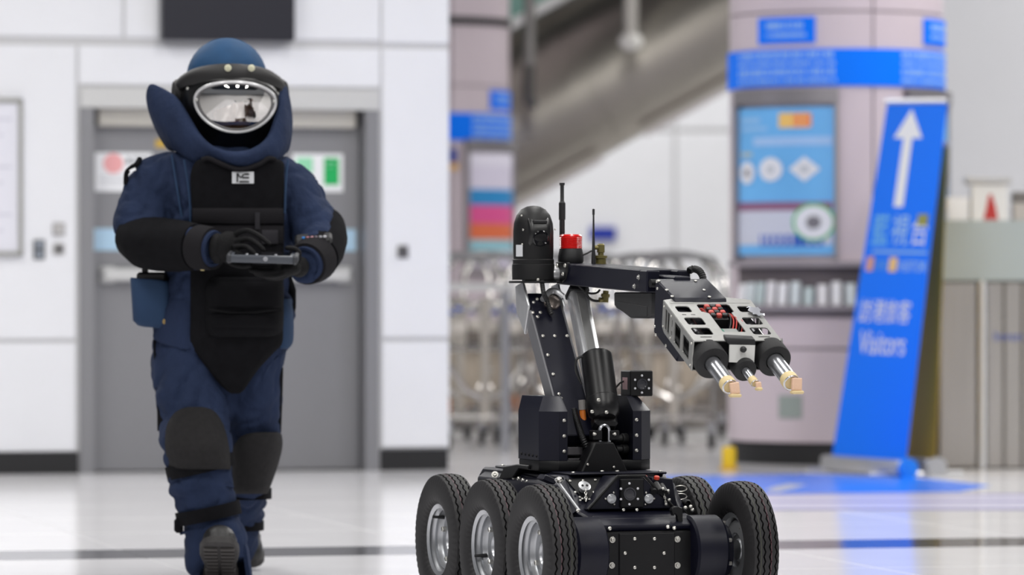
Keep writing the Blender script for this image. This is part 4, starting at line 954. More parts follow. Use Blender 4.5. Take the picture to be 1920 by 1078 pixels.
# ---- wheels
def tyre_mesh():
    NA = 180; prof = []
    # (x across, radius, zone) zone 1 = tread rib, 2 = groove, 3 = shoulder lugs
    half = [(.026, .110, 0), (.033, .1135, 0), (.041, .124, 0), (.0455, .138, 0), (.0465, .152, 0), (.046, .166, 0), (.045, .177, 3), (.0435, .186, 3), (.041, .194, 3), (.038, .199, 1)]
    tread = [(.038, .199, 1), (.0305, .2015, 1), (.0298, .190, 2), (.0262, .190, 2), (.0255, .203, 1), (.0115, .2046, 1), (.0108, .192, 2), (.0072, .192, 2), (.0065, .2048, 1), (.0, .205, 1)]
    left = [(-x, r, z) for x, r, z in half + tread[1:]]; right = [(x, r, z) for x, r, z in (half + tread[1:-1])[::-1]]
    prof = left + right; vs = []; n = len(prof)
    for a in range(NA):
        t = 2 * math.pi * a / NA; ph = a % 4; zig = (-1, 0, 1, 0)[ph] * .0026; lug = .006 if (a % 3 == 0) else 0
        for x, r, z in prof:
            xx = x + (zig if abs(x) < .035 else 0); rr = r - (lug if z == 3 else 0)
            vs.append((xx, rr * math.cos(t), rr * math.sin(t)))
    fs = [(a * n + k, a * n + k + 1, ((a + 1) % NA) * n + k + 1, ((a + 1) % NA) * n + k) for a in range(NA) for k in range(n - 1)]
    m = MB(); m.add(vs, fs); return m
tm_ = bpy.data.materials.new('tyre_rubber'); tm_.use_nodes = True; nt = tm_.node_tree; b = nt.nodes['Principled BSDF']
b.inputs['Roughness'].default_value = .62; b.inputs['Specular IOR Level'].default_value = .4
tc = nt.nodes.new('ShaderNodeTexCoord'); sx = nt.nodes.new('ShaderNodeSeparateXYZ'); nt.links.new(tc.outputs['Object'], sx.inputs[0])
mr = nt.nodes.new('ShaderNodeMapRange'); mr.inputs[1].default_value = -.06; mr.inputs[2].default_value = .06; nt.links.new(sx.outputs[0], mr.inputs[0])
cr = nt.nodes.new('ShaderNodeValToRGB'); cr.color_ramp.interpolation = 'CONSTANT'; el = cr.color_ramp.elements
rub = srgb(36, 35, 37); el[0].color = rub; el[0].position = 0
for pos, c_ in ((.385, srgb(118, 78, 88)), (.398, rub), (.655, srgb(100, 106, 84)), (.664, rub)):
    e = el.new(pos); e.color = c_
el[len(el) - 1].color = rub; el[len(el) - 1].position = 1.0
nt.links.new(mr.outputs[0], cr.inputs[0])
nz = nt.nodes.new('ShaderNodeTexNoise'); nz.inputs['Scale'].default_value = 30; nt.links.new(tc.outputs['Object'], nz.inputs[0])
mxc = nt.nodes.new('ShaderNodeMixRGB'); mxc.blend_type = 'MULTIPLY'; mxc.inputs[0].default_value = .35; nt.links.new(cr.outputs[0], mxc.inputs[1]); nt.links.new(nz.outputs[0], mxc.inputs[2]); nt.links.new(mxc.outputs[0], b.inputs['Base Color'])
TY = tyre_mesh().mesh('tyre', tm_, 40)
rm = MB()   # rim: outer dish is on the -x side
rm.lathe([(.098, .026), (.111, .031), (.1145, .028), (.1125, .024), (.106, .021), (.101, .012), (.095, .008), (.091, -.008), (.087, -.014), (.052, -.018), (.050, -.008), (.034, -.006), (.030, -.012), (0, -.012)], axis=(-1, 0, 0), seg=48, caps=False)
rm.lathe([(.098, .026), (.111, .031), (.1145, .028), (.1125, .024), (.104, .021), (.098, .01), (.09, -0.01)], axis=(1, 0, 0), seg=48, caps=False)
RIM = rm.mesh('wheel', mat('rim_silver', srgb(182, 184, 188), .34, metal=.7, var=.05, vscale=30), 40)
for sx_ in (-1, 1):
    for y in (-.417, 0, .417):
        w = link('wheel', RIM, robot, Matrix.Translation((sx_ * .3165, y, .205)) @ Matrix.Rotation(0 if sx_ < 0 else math.pi, 4, 'Z') @ Matrix.Rotation(R_(17 * y * 10), 4, 'X'))
        link('tyre', TY, w)
        for k in range(4):
            a = R_(45 + 90 * k); stud(w, (.016, .068 * math.cos(a), .068 * math.sin(a)), (-1, 0, 0), .0085, .014, 'hex', M_bolt, 'lug_nut')
        MB().cyl((.008, .08, -.03), (-.030, .084, -.032), .0055, .0042, 10).build('valve_stem', M_black, w)
        # final drive drum between hull and wheel
        dm = MB(); dm.lathe([(0, .14), (.098, .14), (.106, .146), (.106, .232), (.100, .24), (.078, .243), (.078, .262), (0, .262)], o=(0, y, .205), axis=(sx_, 0, 0), seg=40)
        d = part('drive_drum', dm, M_hull)
        for k in range(8):
            a = R_(22.5 + 45 * k); stud(d, (sx_ * .243, y + .09 * math.cos(a), .205 + .09 * math.sin(a)), (sx_, 0, 0), .0065, .009, 'hex', M_bolt, 'bolt')

# ---- hull
yz = [(.56, .40), (.52, .425), (-.20, .425), (-.30, .325), (-.425, .305), (-.425, .115), (-.38, .09), (.5, .09), (.56, .13)]
hull = part('hull', MB().prism([(-.165, y, z) for y, z in yz], (.33, 0, 0), .006), M_hull)
for s_ in (-1, 1):   # sloped side sponsons over the drums
    part('side_sponson', MB().prism([(s_ * .16, -.31, .325), (s_ * .16, .50, .325), (s_ * .16, .50, .415), (s_ * .16, -.21, .415)], (s_ * .03, 0, -.02), .004), M_hull)
low = part('front_plate', MB().b2((-.147, -.455, .10), (.147, -.425, .268), .005), M_hull2)
part('front_plate_centre', MB().b2((-.088, -.460, .105), (.088, -.452, .262), .002), M_hull2, low)
bolts(low, [L(px, py, y=-.455) for px, py in ((1148, 1012), (1270, 1011), (1147, 1060), (1270, 1060))], (0, -1, 0), .0095, 'washer')
bolts(low, [L(px, py, y=-.460) for px, py in ((1190, 1010), (1227, 1010), (1172, 1037), (1245, 1037), (1190, 1064), (1227, 1064))], (0, -1, 0), .0055)
sh_ = part('bumper_shelf', MB().prism([(-.15, -.455, .285), (-.15, -.445, .268), (-.15, -.40, .268), (-.15, -.38, .30), (-.15, -.40, .315)], (.30, 0, 0), .003), M_hull)
bolts(sh_, [L(px, py, y=-.452) for px, py in ((1143, 991), (1252, 988), (1264, 990))], (0, -1, .4), .0065)
# headlight wedge
wed = part('headlight_housing', MB().prism([(-.140, -.335, .327), (.134, -.335, .327), (.040, -.335, .424), (-.046, -.335, .424)], (0, .12, .0), .003), M_hull)
part('housing_lip', MB().tube([(-.140, -.338, .329), (-.046, -.338, .426), (.040, -.338, .426), (.134, -.338, .329)], .0045, 8), M_hull2, wed)
cmx = part('drive_camera', MB().b2((-.040, -.350, .332), (.034, -.33, .418), .003), M_hull2, wed)
c_ = L(1180, 926, y=-.350)
MB().lathe([(.020, 0), (.0195, .006), (.016, .006), (.014, .003), (0, .004)], o=c_, axis=(0, -1, 0), seg=24).build('lens', mat('lens_dark', srgb(52, 52, 58), .25), cmx)
for k in range(6):
    a = R_(90 + 60 * k); stud(wed, c_ + Vector((.031 * math.cos(a), 0, .031 * math.sin(a))), (0, -1, 0), .0038, .004, 'bolt', mat('led_white', srgb(224, 224, 230), .3), 'led')
for px in (1146, 1216):
    p = L(px, 935, y=-.337); hl = MB(); hl.lathe([(.0145, 0), (.0145, .005), (.0125, .0062), (.012, .004), (.006, .0065), (0, .007)], o=p, axis=(0, -1, 0), seg=24); hl.build('headlight', mat('headlight_glass', srgb(190, 192, 196), .2, metal=.3), wed)
    s_ = -1 if px < 1180 else 1
    bolts(wed, [p + Vector((s_ * .016 * -1 * 0 + dx, 0, dz)) for dx, dz in ((s_ * -.014 + s_ * .004, -.017), (s_ * .018, 0), (s_ * -.008, .018))], (0, -1, 0), .0034)
bolts(wed, [L(px, py, y=-.40) for px, py in ((1169, 956), (1194, 956))], (0, -1, .2), .005)
# glacis plates with capped connectors on small chains
gn = Vector((0, -.707, .707)).normalized(); gp = Vector((0, -.20, .425))
def cap_plate(ppts, cx_, cy_, flat):
    pl_ = part('cover_plate', MB().prism([Lp(*q, gp, gn) + gn * .0005 for q in ppts], gn * .005), M_hull2)
    return pl_
cv = cap_plate([(1060, 900), (1126, 897), (1108, 938), (1096, 942)], 0, 0, 1)
bolts(cv, [Lp(px, py, gp + gn * .006, gn) for px, py in ((1069, 902), (1093, 901), (1116, 900), (1079, 923), (1113, 923))], gn, .0048)
def chain(parent, p0, p1, n):
    for k in range(n):
        a = k / n; p = V(p0).lerp(V(p1), (k + .5) / n); e = (V(p1) - V(p0)).normalized(); q = MB(); sd_ = Vector((1, 0, 0)) if k % 2 else Vector((0, -1, .3)).normalized(); h = (V(p1) - V(p0)).length / n * .72
        q.tube([p + e * (h * math.cos(t)) + sd_ * (h * .5 * math.sin(t)) for t in [2 * math.pi * j / 10 for j in range(10)]], .0012, 5, closed=True); q.build('chain_link', M_bolt, parent)
cc = Lp(1095, 914, gp + gn * .02, gn)
cp = part('connector_cap', MB().lathe([(.0, 0), (.012, 0), (.012, .014), (.019, .015), (.019, .02), (.015, .021), (0, .021)], o=cc - gn * .012, axis=gn, seg=20), M_al)
for dx in (-.007, .007): stud(cp, cc + Vector((dx, 0, 0)) + gn * .009, gn, .004, .003, 'bolt', M_black, 'pin')
chain(cp, Lp(1098, 918, gp + gn * .032, gn), Lp(1099, 940, gp + gn * .03, gn), 5)
bolts(cv, [Lp(px, py, gp + gn * .01, gn) for px, py in ((1087, 932), (1092, 935), (1088, 938), (1105, 936))], gn, .004)
# right-hand connector cluster
kx = part('connector_bracket', MB().prism([L(1224, 893, y=-.30), L(1262, 897, y=-.30), L(1270, 950, y=-.30), L(1256, 955, y=-.30), L(1222, 905, y=-.30)], (0, .08, 0), .004), M_hull)
for i, (px, py) in enumerate(((1218, 908), (1230, 907), (1240, 910))):
    p = L(px, py, y=-.31); MB().cyl(p, p + Vector((0, -.035, -.022)), .009, .010, 14).build('connector', M_hose, kx)
for px, py in ((1208, 896), (1231, 897)):
    MB().lathe([(.0085, 0), (.0085, .008), (.006, .010), (0, .010)], o=L(px, py, y=-.30) + Vector((0, 0, -.002)), axis=(0, -.3, 1), seg=14).build('red_cap', mat('cap_red', srgb(206, 64, 40), .4), kx)
chain(kx, L(1243, 917, y=-.34), L(1250, 948, y=-.345), 7); chain(kx, L(1240, 918, y=-.34), L(1254, 925, y=-.34), 3)
bolts(kx, [L(px, py, y=-.342) for px, py in ((1248, 946), (1254, 938), (1242, 917), (1252, 921))], (0, -1, .3), .005, 'knob')
hk = part('tow_hook', MB().prism([L(px, py, y=-.44) for px, py in ((1259, 958), (1262, 951), (1272, 949), (1280, 953), (1281, 990), (1272, 990), (1271, 966), (1266, 963), (1263, 968))], (0, .02, 0), .002), M_hull2)
sp = part('side_bracket', MB().prism([L(px, py, y=-.36) for px, py in ((1280, 950), (1287, 957), (1296, 978), (1296, 1000), (1282, 1000))], (0, .2, 0), .003), M_hull2)
bolts(sp, [L(px, py, y=-.375) for px, py in ((1284, 953), (1294, 951), (1297, 957))], (0, -1, .3), .006, 'knob')
for py in (916, 931):
    p = L(1276, py, y=-.22); q = MB(); q.tube([p + Vector((.02 * math.cos(t), 0, .009 * math.sin(t))) for t in [2 * math.pi * j / 14 for j in range(14)]], .002, 6, closed=True); q.build('wire_clip', M_bolt, robot)
MB().lathe([(.012, 0), (.012, .02), (.008, .024), (.005, .01), (0, .01)], o=L(1285, 943, y=-.26), axis=(0, -1, 0), seg=16).build('side_connector', M_hose, robot)
# left side: bent rear bracket, four knobs, folded plates, slanted strip
bx0 = [L(px, py, x=-.19) for px, py in ((934, 898), (945, 874), (968, 870), (990, 872), (990, 880), (972, 879), (960, 897))]
br_ = part('bent_bracket', MB().prism(bx0, (.12, 0, 0), .003), M_hull2)
stud(br_, L(928, 890, x=-.19), (-.4, -1, .4), .011, .01, 'washer', M_bolt, 'eye_bolt')
sd2 = part('side_panel', MB().prism([L(px, py, x=-.17) for px, py in ((972, 887), (1012, 896), (1018, 905), (1015, 935), (970, 925))], (.03, 0, 0), .003), M_hull)
for px, py in ((967, 897), (976, 899), (984, 902), (992, 905)): stud(sd2, L(px, py, x=-.175), (-.8, -.5, .3), .0075, .008, 'knob', M_bolt, 'knob')
fp = part('folded_plate', MB().prism([L(px, py, y=-.26) for px, py in ((1016, 899), (1023, 889), (1046, 899), (1040, 909))], (0, .05, 0), .003), M_hull)
part('slanted_strip', MB().tube([L(1042, 898, y=-.33), L(1086, 958, y=-.42)], .005, 8), M_al, fp); bolts(fp, [L(1047, 902, y=-.335)], (0, -1, .5), .010, 'knob'); bolts(fp, [L(1083, 958, y=-.425)], (0, -1, .3), .006, 'bolt')
dk = part('deck_plate', MB().b2((-.15, -.22, .425), (.16, .45, .432), .003), M_hull)
bolts(dk, [(x, y, .432) for x in (-.135, .145) for y in (-.2, 0, .2, .42)] + [L(1129, 884, y=-.2), L(1157, 884, y=-.2)], (0, 0, 1), .006)

# ---- turret: ring, two cheeks, bracket, hoses
yf = -.076; xi, h_ = .106, .181
foot_ = [(-h_, .145), (-h_, yf + .047), (-xi - .028, yf), (xi + .028, yf), (h_, yf + .047), (h_, .145), (.12, .19), (-.12, .19)]
ringp = part('turret_ring', MB().prism([(x, y, .432) for x, y in foot_], (0, 0, .032), .002), M_hull2)
def cheek(s_):
    fp_ = [(s_ * xi, .15), (s_ * xi, yf), (s_ * (xi + .028), yf), (s_ * h_, yf + .047), (s_ * h_, .15)]
    tp = [(s_ * xi, .15), (s_ * xi, yf + .055), (s_ * (xi + .016), yf + .055), (s_ * (h_ - .028), yf + .085), (s_ * (h_ - .012), .15)]
    m = MB(); m.loft([[(x, y, .464) for x, y in fp_], [(x, y, .612) for x, y in fp_], [(x, y, .657) for x, y in tp]])
    c = part('turret_cheek', m, M_hull)
    bolts(c, [(s_ * (xi + .011), yf, z) for z in (.585, .538, .492)], (0, -1, 0), .0058)
    if s_ < 0: bolts(c, [L(px, 850 + (px - 977) * .17, x=-h_) for px in (978, 985, 992, 999, 1006)], (-1, 0, 0), .0045, 'bolt', M_hull2)
    return c
ck = cheek(-1); ckr = cheek(1)
part('turret_back', MB().b2((-xi, .10, .464), (xi, .15, .62)), M_hull2)
tri = part('clevis_bracket', MB().prism([L(px, py, y=-.125) for px, py in ((1090, 886), (1178, 886), (1172, 872), (1151, 829), (1116, 829), (1098, 868))], (0, .07, 0), .004), M_hull2)
bolts(tri, [L(px, py, y=-.128) for px, py in ((1102, 871), (1151, 876))], (0, -1, 0), .004)
for s_, px in ((-1, 1117), (1, 1149)):
    part('clevis_ear', MB().b2(L(px - 4, 826, y=-.10), L(px + 4, 806, y=-.06), .003), M_hull2, tri); stud(tri, L(px, 814, y=-.102), (s_, -.3, 0), .006, .006, 'knob', M_bolt, 'pin_end')
part('rod_end', MB().tube([L(px, py, y=-.085) for px, py in cat([(1125, 830), (1124, 808), (1127, 800), (1133, 797), (1139, 800), (1142, 808), (1142, 830)], 3)], .0052, 8), M_chrome, tri)
hs = MB()
def corr(pts, r, name, parent, m=M_hose, step=.006):
    q = [V(p) for p in cat([tuple(p) for p in pts], 10)]; out = []; acc = 0; last = q[0]; out = [q[0]]
    for p in q[1:]:
        while (p - last).length >= step / 2: last = last + (p - last).normalized() * step / 2; out.append(last)
    return MB().tube(out, [r * (1.0 if (i // 1) % 2 else .82) for i in range(len(out))], 10).build(name, m, parent)
corr([L(1076, 768, y=.02), L(1083, 795, y=-.02), L(1094, 825, y=-.06), L(1106, 848, y=-.05), L(1108, 868, y=.02)], .0105, 'corrugated_hose', robot)
corr([L(1070, 775, y=.05), L(1078, 810, y=.02), L(1092, 838, y=0), L(1090, 868, y=.04)], .008, 'corrugated_hose', robot)
part('orange_cable', MB().tube([L(px, py, y=.0) for px, py in cat([(1092, 764), (1094, 785), (1099, 800), (1106, 814)], 4)], .0095, 10), mat('cable_orange', srgb(214, 120, 44), .5))
part('cable_sleeve', MB().tube([L(px, py, y=.0) for px, py in ((1091, 750), (1092, 768))], .011, 10), mat('sleeve_grey', srgb(140, 136, 134), .5)); part('cable_sleeve', MB().tube([L(px, py, y=.0) for px, py in ((1106, 812), (1110, 828))], .010, 10), MATS['sleeve_grey'])
for py in (822, 842): part('gland', MB().lathe([(.0, 0), (.013, 0), (.013, .012), (.0155, .013), (.0155, .03), (.011, .032), (.011, .05), (0, .05)], o=L(1182, py, y=-.03), axis=(-1, -.1, 0), seg=16), M_hose)
part('junction_box', MB().b2(L(1064, 854, y=-.03), L(1083, 837, y=.02), .003), mat('box_grey', srgb(86, 84, 88), .5)); part('junction_box', MB().b2(L(1066, 866, y=-.03), L(1080, 858, y=.02), .003), MATS['box_grey'])
# small camera box on the right cheek
cb = part('rear_camera', MB().b2((.118, -.022, .655), (.193, .058, .733), .003), M_hull2)
lc = Vector((.1565, -.022, .692)); MB().lathe([(.017, 0), (.017, .003), (.014, .003), (.012, .001), (0, .002)], o=lc, axis=(0, -1, 0), seg=22).build('lens', MATS['lens_dark'], cb)
for k in range(6):
    a = R_(90 + 60 * k); stud(cb, lc + Vector((.026 * math.cos(a), 0, .026 * math.sin(a))), (0, -1, 0), .0036, .004, 'bolt', MATS['led_white'], 'led')
MB().b2((.1172, .0, .675), (.1185, .04, .712)).build('label', mat('label_rose', srgb(196, 160, 164), .5), cb)
MB().tube([(.118, .03, .70), (.105, .03, .695), (.09, .03, .68)], .003, 6).build('cable', M_hose, cb)

# ---- lower arm leaning back
aa = Vector((0, .612, .791)); nf = Vector((0, -.791, .612)); fa = Vector((0, .238, .903))
Rarm = Matrix((Vector((1, 0, 0)), -nf, aa)).transposed()
z0_, z1_ = -.46, .085
arm = part('lower_arm', MB().box(fa + aa * ((z0_ + z1_) / 2) - nf * .028 + Vector((-.05, 0, 0)), (.10, .056, z1_ - z0_), .003, Rarm), M_hull)
bolts(arm, [Lp(px, py, fa, nf) for px, py in ((1000, 567), (1007, 561), (999, 586), (1013, 586), (1008, 594), (1018, 630), (1040, 630), (1063, 630), (1027, 666), (1037, 702), (1048, 739), (1043, 746), (1052, 747))], nf, .0056)
for x0, x1 in ((-.106, -.1), (.0, .006)): part('arm_side_plate', MB().prism([Vector((x0, 0, 0)) + fa + aa * s + nf * n for s, n in ((-.46, -.058), (.02, -.058), (.02, -.002), (-.46, -.002))], (x1 - x0, 0, 0), .001), mat('side_grey', srgb(122, 122, 126), .4, metal=.5), arm)
el_ = part('elbow_bracket', MB().prism([Vector((-.112, 0, 0)) + q for q in (fa + aa * -.02 - nf * .075, fa + aa * .03 + nf * .006, fa + aa * .12 + nf * .01, fa + aa * .15 - nf * .05, fa + aa * .08 - nf * .09)], (.008, 0, 0), .002), M_al)
part('elbow_bracket', MB().prism([Vector((.006, 0, 0)) + q for q in (fa + aa * .0 - nf * .06, fa + aa * .03 + nf * .004, fa + aa * .12 + nf * .004, fa + aa * .15 - nf * .05)], (.007, 0, 0), .002), M_al)
part('elbow_shroud', MB().tube([Lp(px, py, fa + nf * .012, nf) for px, py in cat([(1018, 562), (1024, 553), (1033, 546), (1044, 547), (1056, 556)], 4)], .010, 10), M_al)
part('elbow_cover', MB().lathe([(0, 0), (.020, .0), (.026, .004), (.028, .010), (.028, .03), (0, .03)], o=Lp(1036, 563, fa + nf * .01, nf), axis=-nf, seg=24), mat('cover_bronze', srgb(150, 140, 134), .25, metal=.8))
corr([L(1016, 527, y=.24), L(1019, 548, y=.22), L(1026, 565, y=.235), L(1034, 590, y=.225)], .008, 'arm_cable', robot)
part('elbow_shaft', MB().cyl((-.115, .285, 1.028), (.15, .285, 1.028), .024, seg=20), M_al)
# linear actuator: silver rail, black motor tube
b0 = Vector((.016, -.06, .565)); t0_ = Vector((.048, .262, .995)); ax = (t0_ - b0).normalized(); an = Vector((0, -ax.z, ax.y)).normalized(); axx = an.cross(ax).normalized()
Ract = Matrix((axx, -an, ax)).transposed()
rail = part('actuator_rail', MB().box(b0 + ax * .30 , (.058, .05, .42), .007, Ract, seg=2), M_al)
part('rail_slot', MB().box(b0 + ax * .32 + an * .0255, (.028, .003, .34), .001, Ract), mat('slot_dark', srgb(132, 132, 132), .45, metal=.3), rail)
part('rail_collar', MB().box(b0 + ax * .505, (.064, .056, .02), .004, Ract), M_black, rail)
part('actuator_rod', MB().cyl(b0 + ax * .5, b0 + ax * .56, .018, seg=16), M_hose)
m0, m1 = L(1118, 664, y=.03), L(1133, 782, y=-.075); mx_ = (m1 - m0).normalized()
mot = MB(); LM = (m1 - m0).length
mot.lathe([(0, 0), (.040, 0), (.047, .006), (.048, .02), (.048, LM * .72), (.050, LM * .73), (.050, LM * .84), (.047, LM * .95), (.034, LM * 1.02), (0, LM * 1.03)], o=m0, axis=mx_, seg=32)
mo = part('actuator_motor', mot, mat('motor_black', srgb(15, 15, 17), .36, bump=.05, bscale=400, spec=.4))
bolts(mo, [L(px, py, y=-.115) for px, py in ((1122, 750), (1137, 773), (1110, 772))], (0, -1, 0), .006)
part('actuator_foot', MB().box(L(1133, 792, y=-.06), (.075, .05, .045), .010, Ract), M_hull2, mo)
part('motor_cable', MB().tube([L(px, py, y=.0) for px, py in cat([(1092, 668), (1081, 674), (1080, 695), (1090, 720)], 4)], .004, 8), M_hose)

# ---- forearm
fs_ = (1.004 - 1.030) / (-.43 - .31); fdir = Vector((0, -.74, -.026)).normalized(); fn_ = Vector((0, -.026, .74)).normalized()
Rf = Matrix((Vector((1, 0, 0)), -fdir, fn_)).transposed()
fc_ = Vector((.07, -.05, 1.0175)); 
fore = part('forearm', MB().box(fc_, (.14, .70, .066), .003, Rf), M_hull)
for x0, x1 in ((0.0, .042), (.098, .14)): part('fork_tine', MB().box(fc_ + fdir * .375 + Vector(((x0 + x1) / 2 - .07, 0, 0)), (x1 - x0, .06, .066), .004, Rf), M_hull, fore)
part('hinge_tongue', MB().box(fc_ + fdir * .43 + Vector((0, 0, -.004)), (.052, .17, .045), .004, Rf), M_hull, fore)
part('hinge_pin', MB().cyl((.005, -.47, .998), (.135, -.47, .998), .013, seg=14), M_hull2, fore)
bolts(fore, [L(px, py, x=-.0005) for px, py in ((1198, 520), (1190, 537))], (-1, 0, 0), .008, 'washer', M_plate)
hubp = part('elbow_plate', MB().prism([L(px, py, x=-.004) for px, py in ((1042, 491), (1063, 492), (1064, 506), (1060, 524), (1053, 530), (1042, 512))], (.01, 0, 0), .002), M_hull2)
bolts(hubp, [L(px, py, x=-.006) for px, py in ((1045, 498), (1060, 498), (1056, 514))], (-1, 0, 0), .0068)
ub_ = [(-.116, .972), (-.118, .93), (-.25, .894), (-.40, .894), (-.415, .905), (-.415, .972)]
un = part('wrist_motor_housing', MB().prism([(.028, y, z) for y, z in ub_], (.085, 0, 0), .004), mat('housing_grey', srgb(40, 40, 42), .55, var=.08, vscale=50))
part('housing_panel', MB().prism([(.026, y, z) for y, z in ((-.14, .945), (-.14, .925), (-.255, .90), (-.39, .90), (-.39, .93))], (.003, 0, 0), .001), MATS['housing_grey'], un)
corr([L(1292, 508, x=.13), L(1300, 504, x=.145), L(1311, 508, x=.155), L(1318, 520, x=.16), L(1320, 540, x=.16)], .0115, 'corrugated_conduit', robot)
# ---- pan-tilt camera on its platform
pc = Vector((-.077, .30, 1.006))
part('camera_platform', MB().prism([(pc.x + .076 * math.cos(t), pc.y + .076 * math.sin(t), 1.0) for t in [R_(k * 12) for k in range(30)]], (0, 0, .007), .0015), M_hull2)
part('camera_platform_arm', MB().b2((-.06, .25, 1.0), (.03, .33, 1.007), .002), M_hull2)
base = part('pan_base', MB().lathe([(.066, .004), (.066, .05), (.0655, .052), (.064, .053), (.064, .066), (.0625, .068), (0, .068)], o=pc, seg=40), mat('camera_black', srgb(13, 13, 15), .5, bump=.05, bscale=500, spec=.35))
stud(base, pc + Vector((-.01, -.068, .004)), (0, -1, 0), .005, .004, 'bolt', M_bolt, 'bolt')
MB().b2((-.067, -.03, .06), (-.05, -.028, .10)); 
pan = MB(); pan.lathe([(.0615, .068), (.0625, .09), (.0625, .155), (.060, .18), (.052, .204), (.038, .222), (.02, .231), (0, .234)], o=pc, seg=40); pan = part('pan_housing', pan, MATS['camera_black'], base)
lab = L(969, 476, y=.30); part('label', arc_panel(MB(), .0634, R_(-78), R_(-52), 0, .036, .002, 4), mat('label_white', srgb(200, 202, 206), .4), pan).location = pc + Vector((0, 0, .076))
tl_ = MB(); tl_.lathe([(0, -.036), (.060, -.036), (.066, -.031), (.0672, -.02), (.0672, .02), (.066, .031), (.060, .036), (0, .036)], o=pc + Vector((0, 0, .148)), axis=(1, 0, 0), seg=40)
th_ = part('tilt_head', tl_, mat('camera_gloss', srgb(15, 15, 17), .34), pan, 50)
lz = pc + Vector((.0, -.062, .132)); MB().lathe([(.026, -.012), (.026, .004), (.023, .007), (.020, .003), (0, .001)], o=lz, axis=(0, -1, -.2), seg=26).build('lens', mat('lens_black', srgb(16, 16, 20), .15), th_)
MB().box(pc + Vector((0, -.060, .183)), (.046, .010, .010), .002).build('lens_hood', M_black, th_)
bolts(pan, [L(px, py, y=.25) for px, py in ((978, 404), (981, 431), (979, 458), (1041, 430))], (-.6, -.8, 0), .003)
# ---- beacon, antennas, connectors on the elbow
bc = Vector((.043, .29, 1.062)); be = part('beacon_base', MB().lathe([(.037, 0), (.040, .006), (.040, .02), (.036, .042), (.034, .046), (0, .046)], o=bc, seg=28), M_black)
rl_ = []
for k in range(9): rl_ += [(.0362, .046 + k * .004), (.0348, .048 + k * .004)]
bl_ = MB(); bl_.lathe([(.0, .044)] + rl_ + [(.035, .084), (.030, .089), (0, .090)], o=bc, seg=28)
rmx = mat('beacon_red', srgb(200, 16, 14), .22); part('beacon_lens', bl_, rmx, be)
part('antenna', MB().lathe([(.009, 0), (.0085, .09), (.0085, .136), (.0105, .138), (.0105, .190), (.0085, .192), (.006, .196), (.006, .243), (.0085, .246), (.0085, .252), (0, .252)], o=(.035, .345, 1.06), seg=14), M_black)
p = Vector((.084, .2, 1.052)); an_ = part('antenna', MB().lathe([(.0068, 0), (.0065, .03), (.0045, .06), (.0026, .15), (.0026, .158), (.0038, .160), (.0038, .176), (0, .178)], o=p, seg=12), M_black)
MB().lathe([(.008, -.003), (.008, .006), (0, .006)], o=p, seg=12).build('brass_collar', mat('brass_collar', srgb(170, 160, 110), .3, metal=.8), an_)
co = Vector((.112, .21, 1.052)); cn = part('connector', MB().lathe([(.019, 0), (.019, .008), (.016, .009), (.016, .024), (.020, .025), (.020, .033), (.009, .034), (.009, .042), (.012, .043), (.012, .066), (.009, .070), (0, .070)], o=co, seg=16), M_olive)
MB().lathe([(.007, 0), (.007, .016), (0, .016)], o=co + Vector((-.01, 0, .058)), axis=(-1, 0, 0), seg=10).build('side_plug', M_olive, cn)
part('antenna_cable', MB().tube([L(px, py, y=.24) for px, py in cat([(1093, 478), (1102, 474), (1109, 470)], 4)], .003, 6), M_hose)
c2 = L(1134, 556, y=.16); part('lower_connector', MB().lathe([(.0, 0), (.011, 0), (.011, .016), (.014, .017), (.014, .026), (.009, .027), (.009, .036), (0, .036)], o=c2 + Vector((0, 0, -.018)), axis=(.1, 0, 1), seg=14), M_olive)
part('lower_plug', MB().lathe([(.008, 0), (.008, .016), (0, .016)], o=c2 + Vector((-.002, 0, -.010)), axis=(-1, 0, 0), seg=10), M_olive)
part('loop_cable', MB().tube([L(px, py, y=.17) for px, py in cat([(1127, 564), (1114, 564), (1103, 557), (1099, 546), (1103, 534)], 4)], .0042, 8), M_hose); part('loop_cable', MB().tube([L(px, py, y=.18) for px, py in cat([(1084, 535), (1094, 544), (1106, 550), (1119, 549), (1125, 543)], 4)], .0034, 8), M_hose)

# ---- wrist block and gripper
g_ = Vector((0, -.893, -.450)); gu = Vector((0, -.450, .893)); dn = Vector((0, .012, -.084)).normalized(); gb = Vector((0, -.69, .948))
wb = [(-.555, 1.012), (-.540, .853), (-.715, .770), (-.745, .80), (-.70, .956)]
wr_ = part('wrist_block', MB().prism([(-.012, y, z) for y, z in wb], (.165, 0, 0), .004), M_hull)
wn_ = Vector((0, -.36, .93)).normalized()
bolts(wr_, [Lp(px, py, (0, -.555, 1.013), Vector((0, -.362, .932))) for px, py in ((1235, 527), (1250, 544), (1260, 556), (1304, 527), (1320, 544), (1330, 557))], wn_, .0052)
bolts(wr_, [L(px, py, x=-.0125) for px, py in ((1232, 528), (1233, 541), (1228, 612), (1230, 628), (1249, 648))], (-1, 0, 0), .0045)
def G(x, s, h=0.0): return Vector((x, 0, 0)) + gb + g_ * s + dn * h
def to_xs(px, py, off=0.0):
    q = Lp(px, py, gb + gu * off, gu) - gb; return (q.x, q.dot(g_))
def quad_hole(x0, y0, x1, y1, r=.006):
    """hole whose picture bounding rows/columns are known: sides follow the plate's own axes"""
    a = to_xs(x0, y0); b_ = to_xs(x1, y1); s0, s1 = a[1], b_[1]; xa = to_xs(x0, y0)[0]; xb = b_[0]
    return rrect((xa + xb) / 2, (s0 + s1) / 2, abs(xb - xa), abs(s1 - s0), min(r, abs(s1 - s0) * .45), 3)
XL, XR, SL = -.04, .232, .258
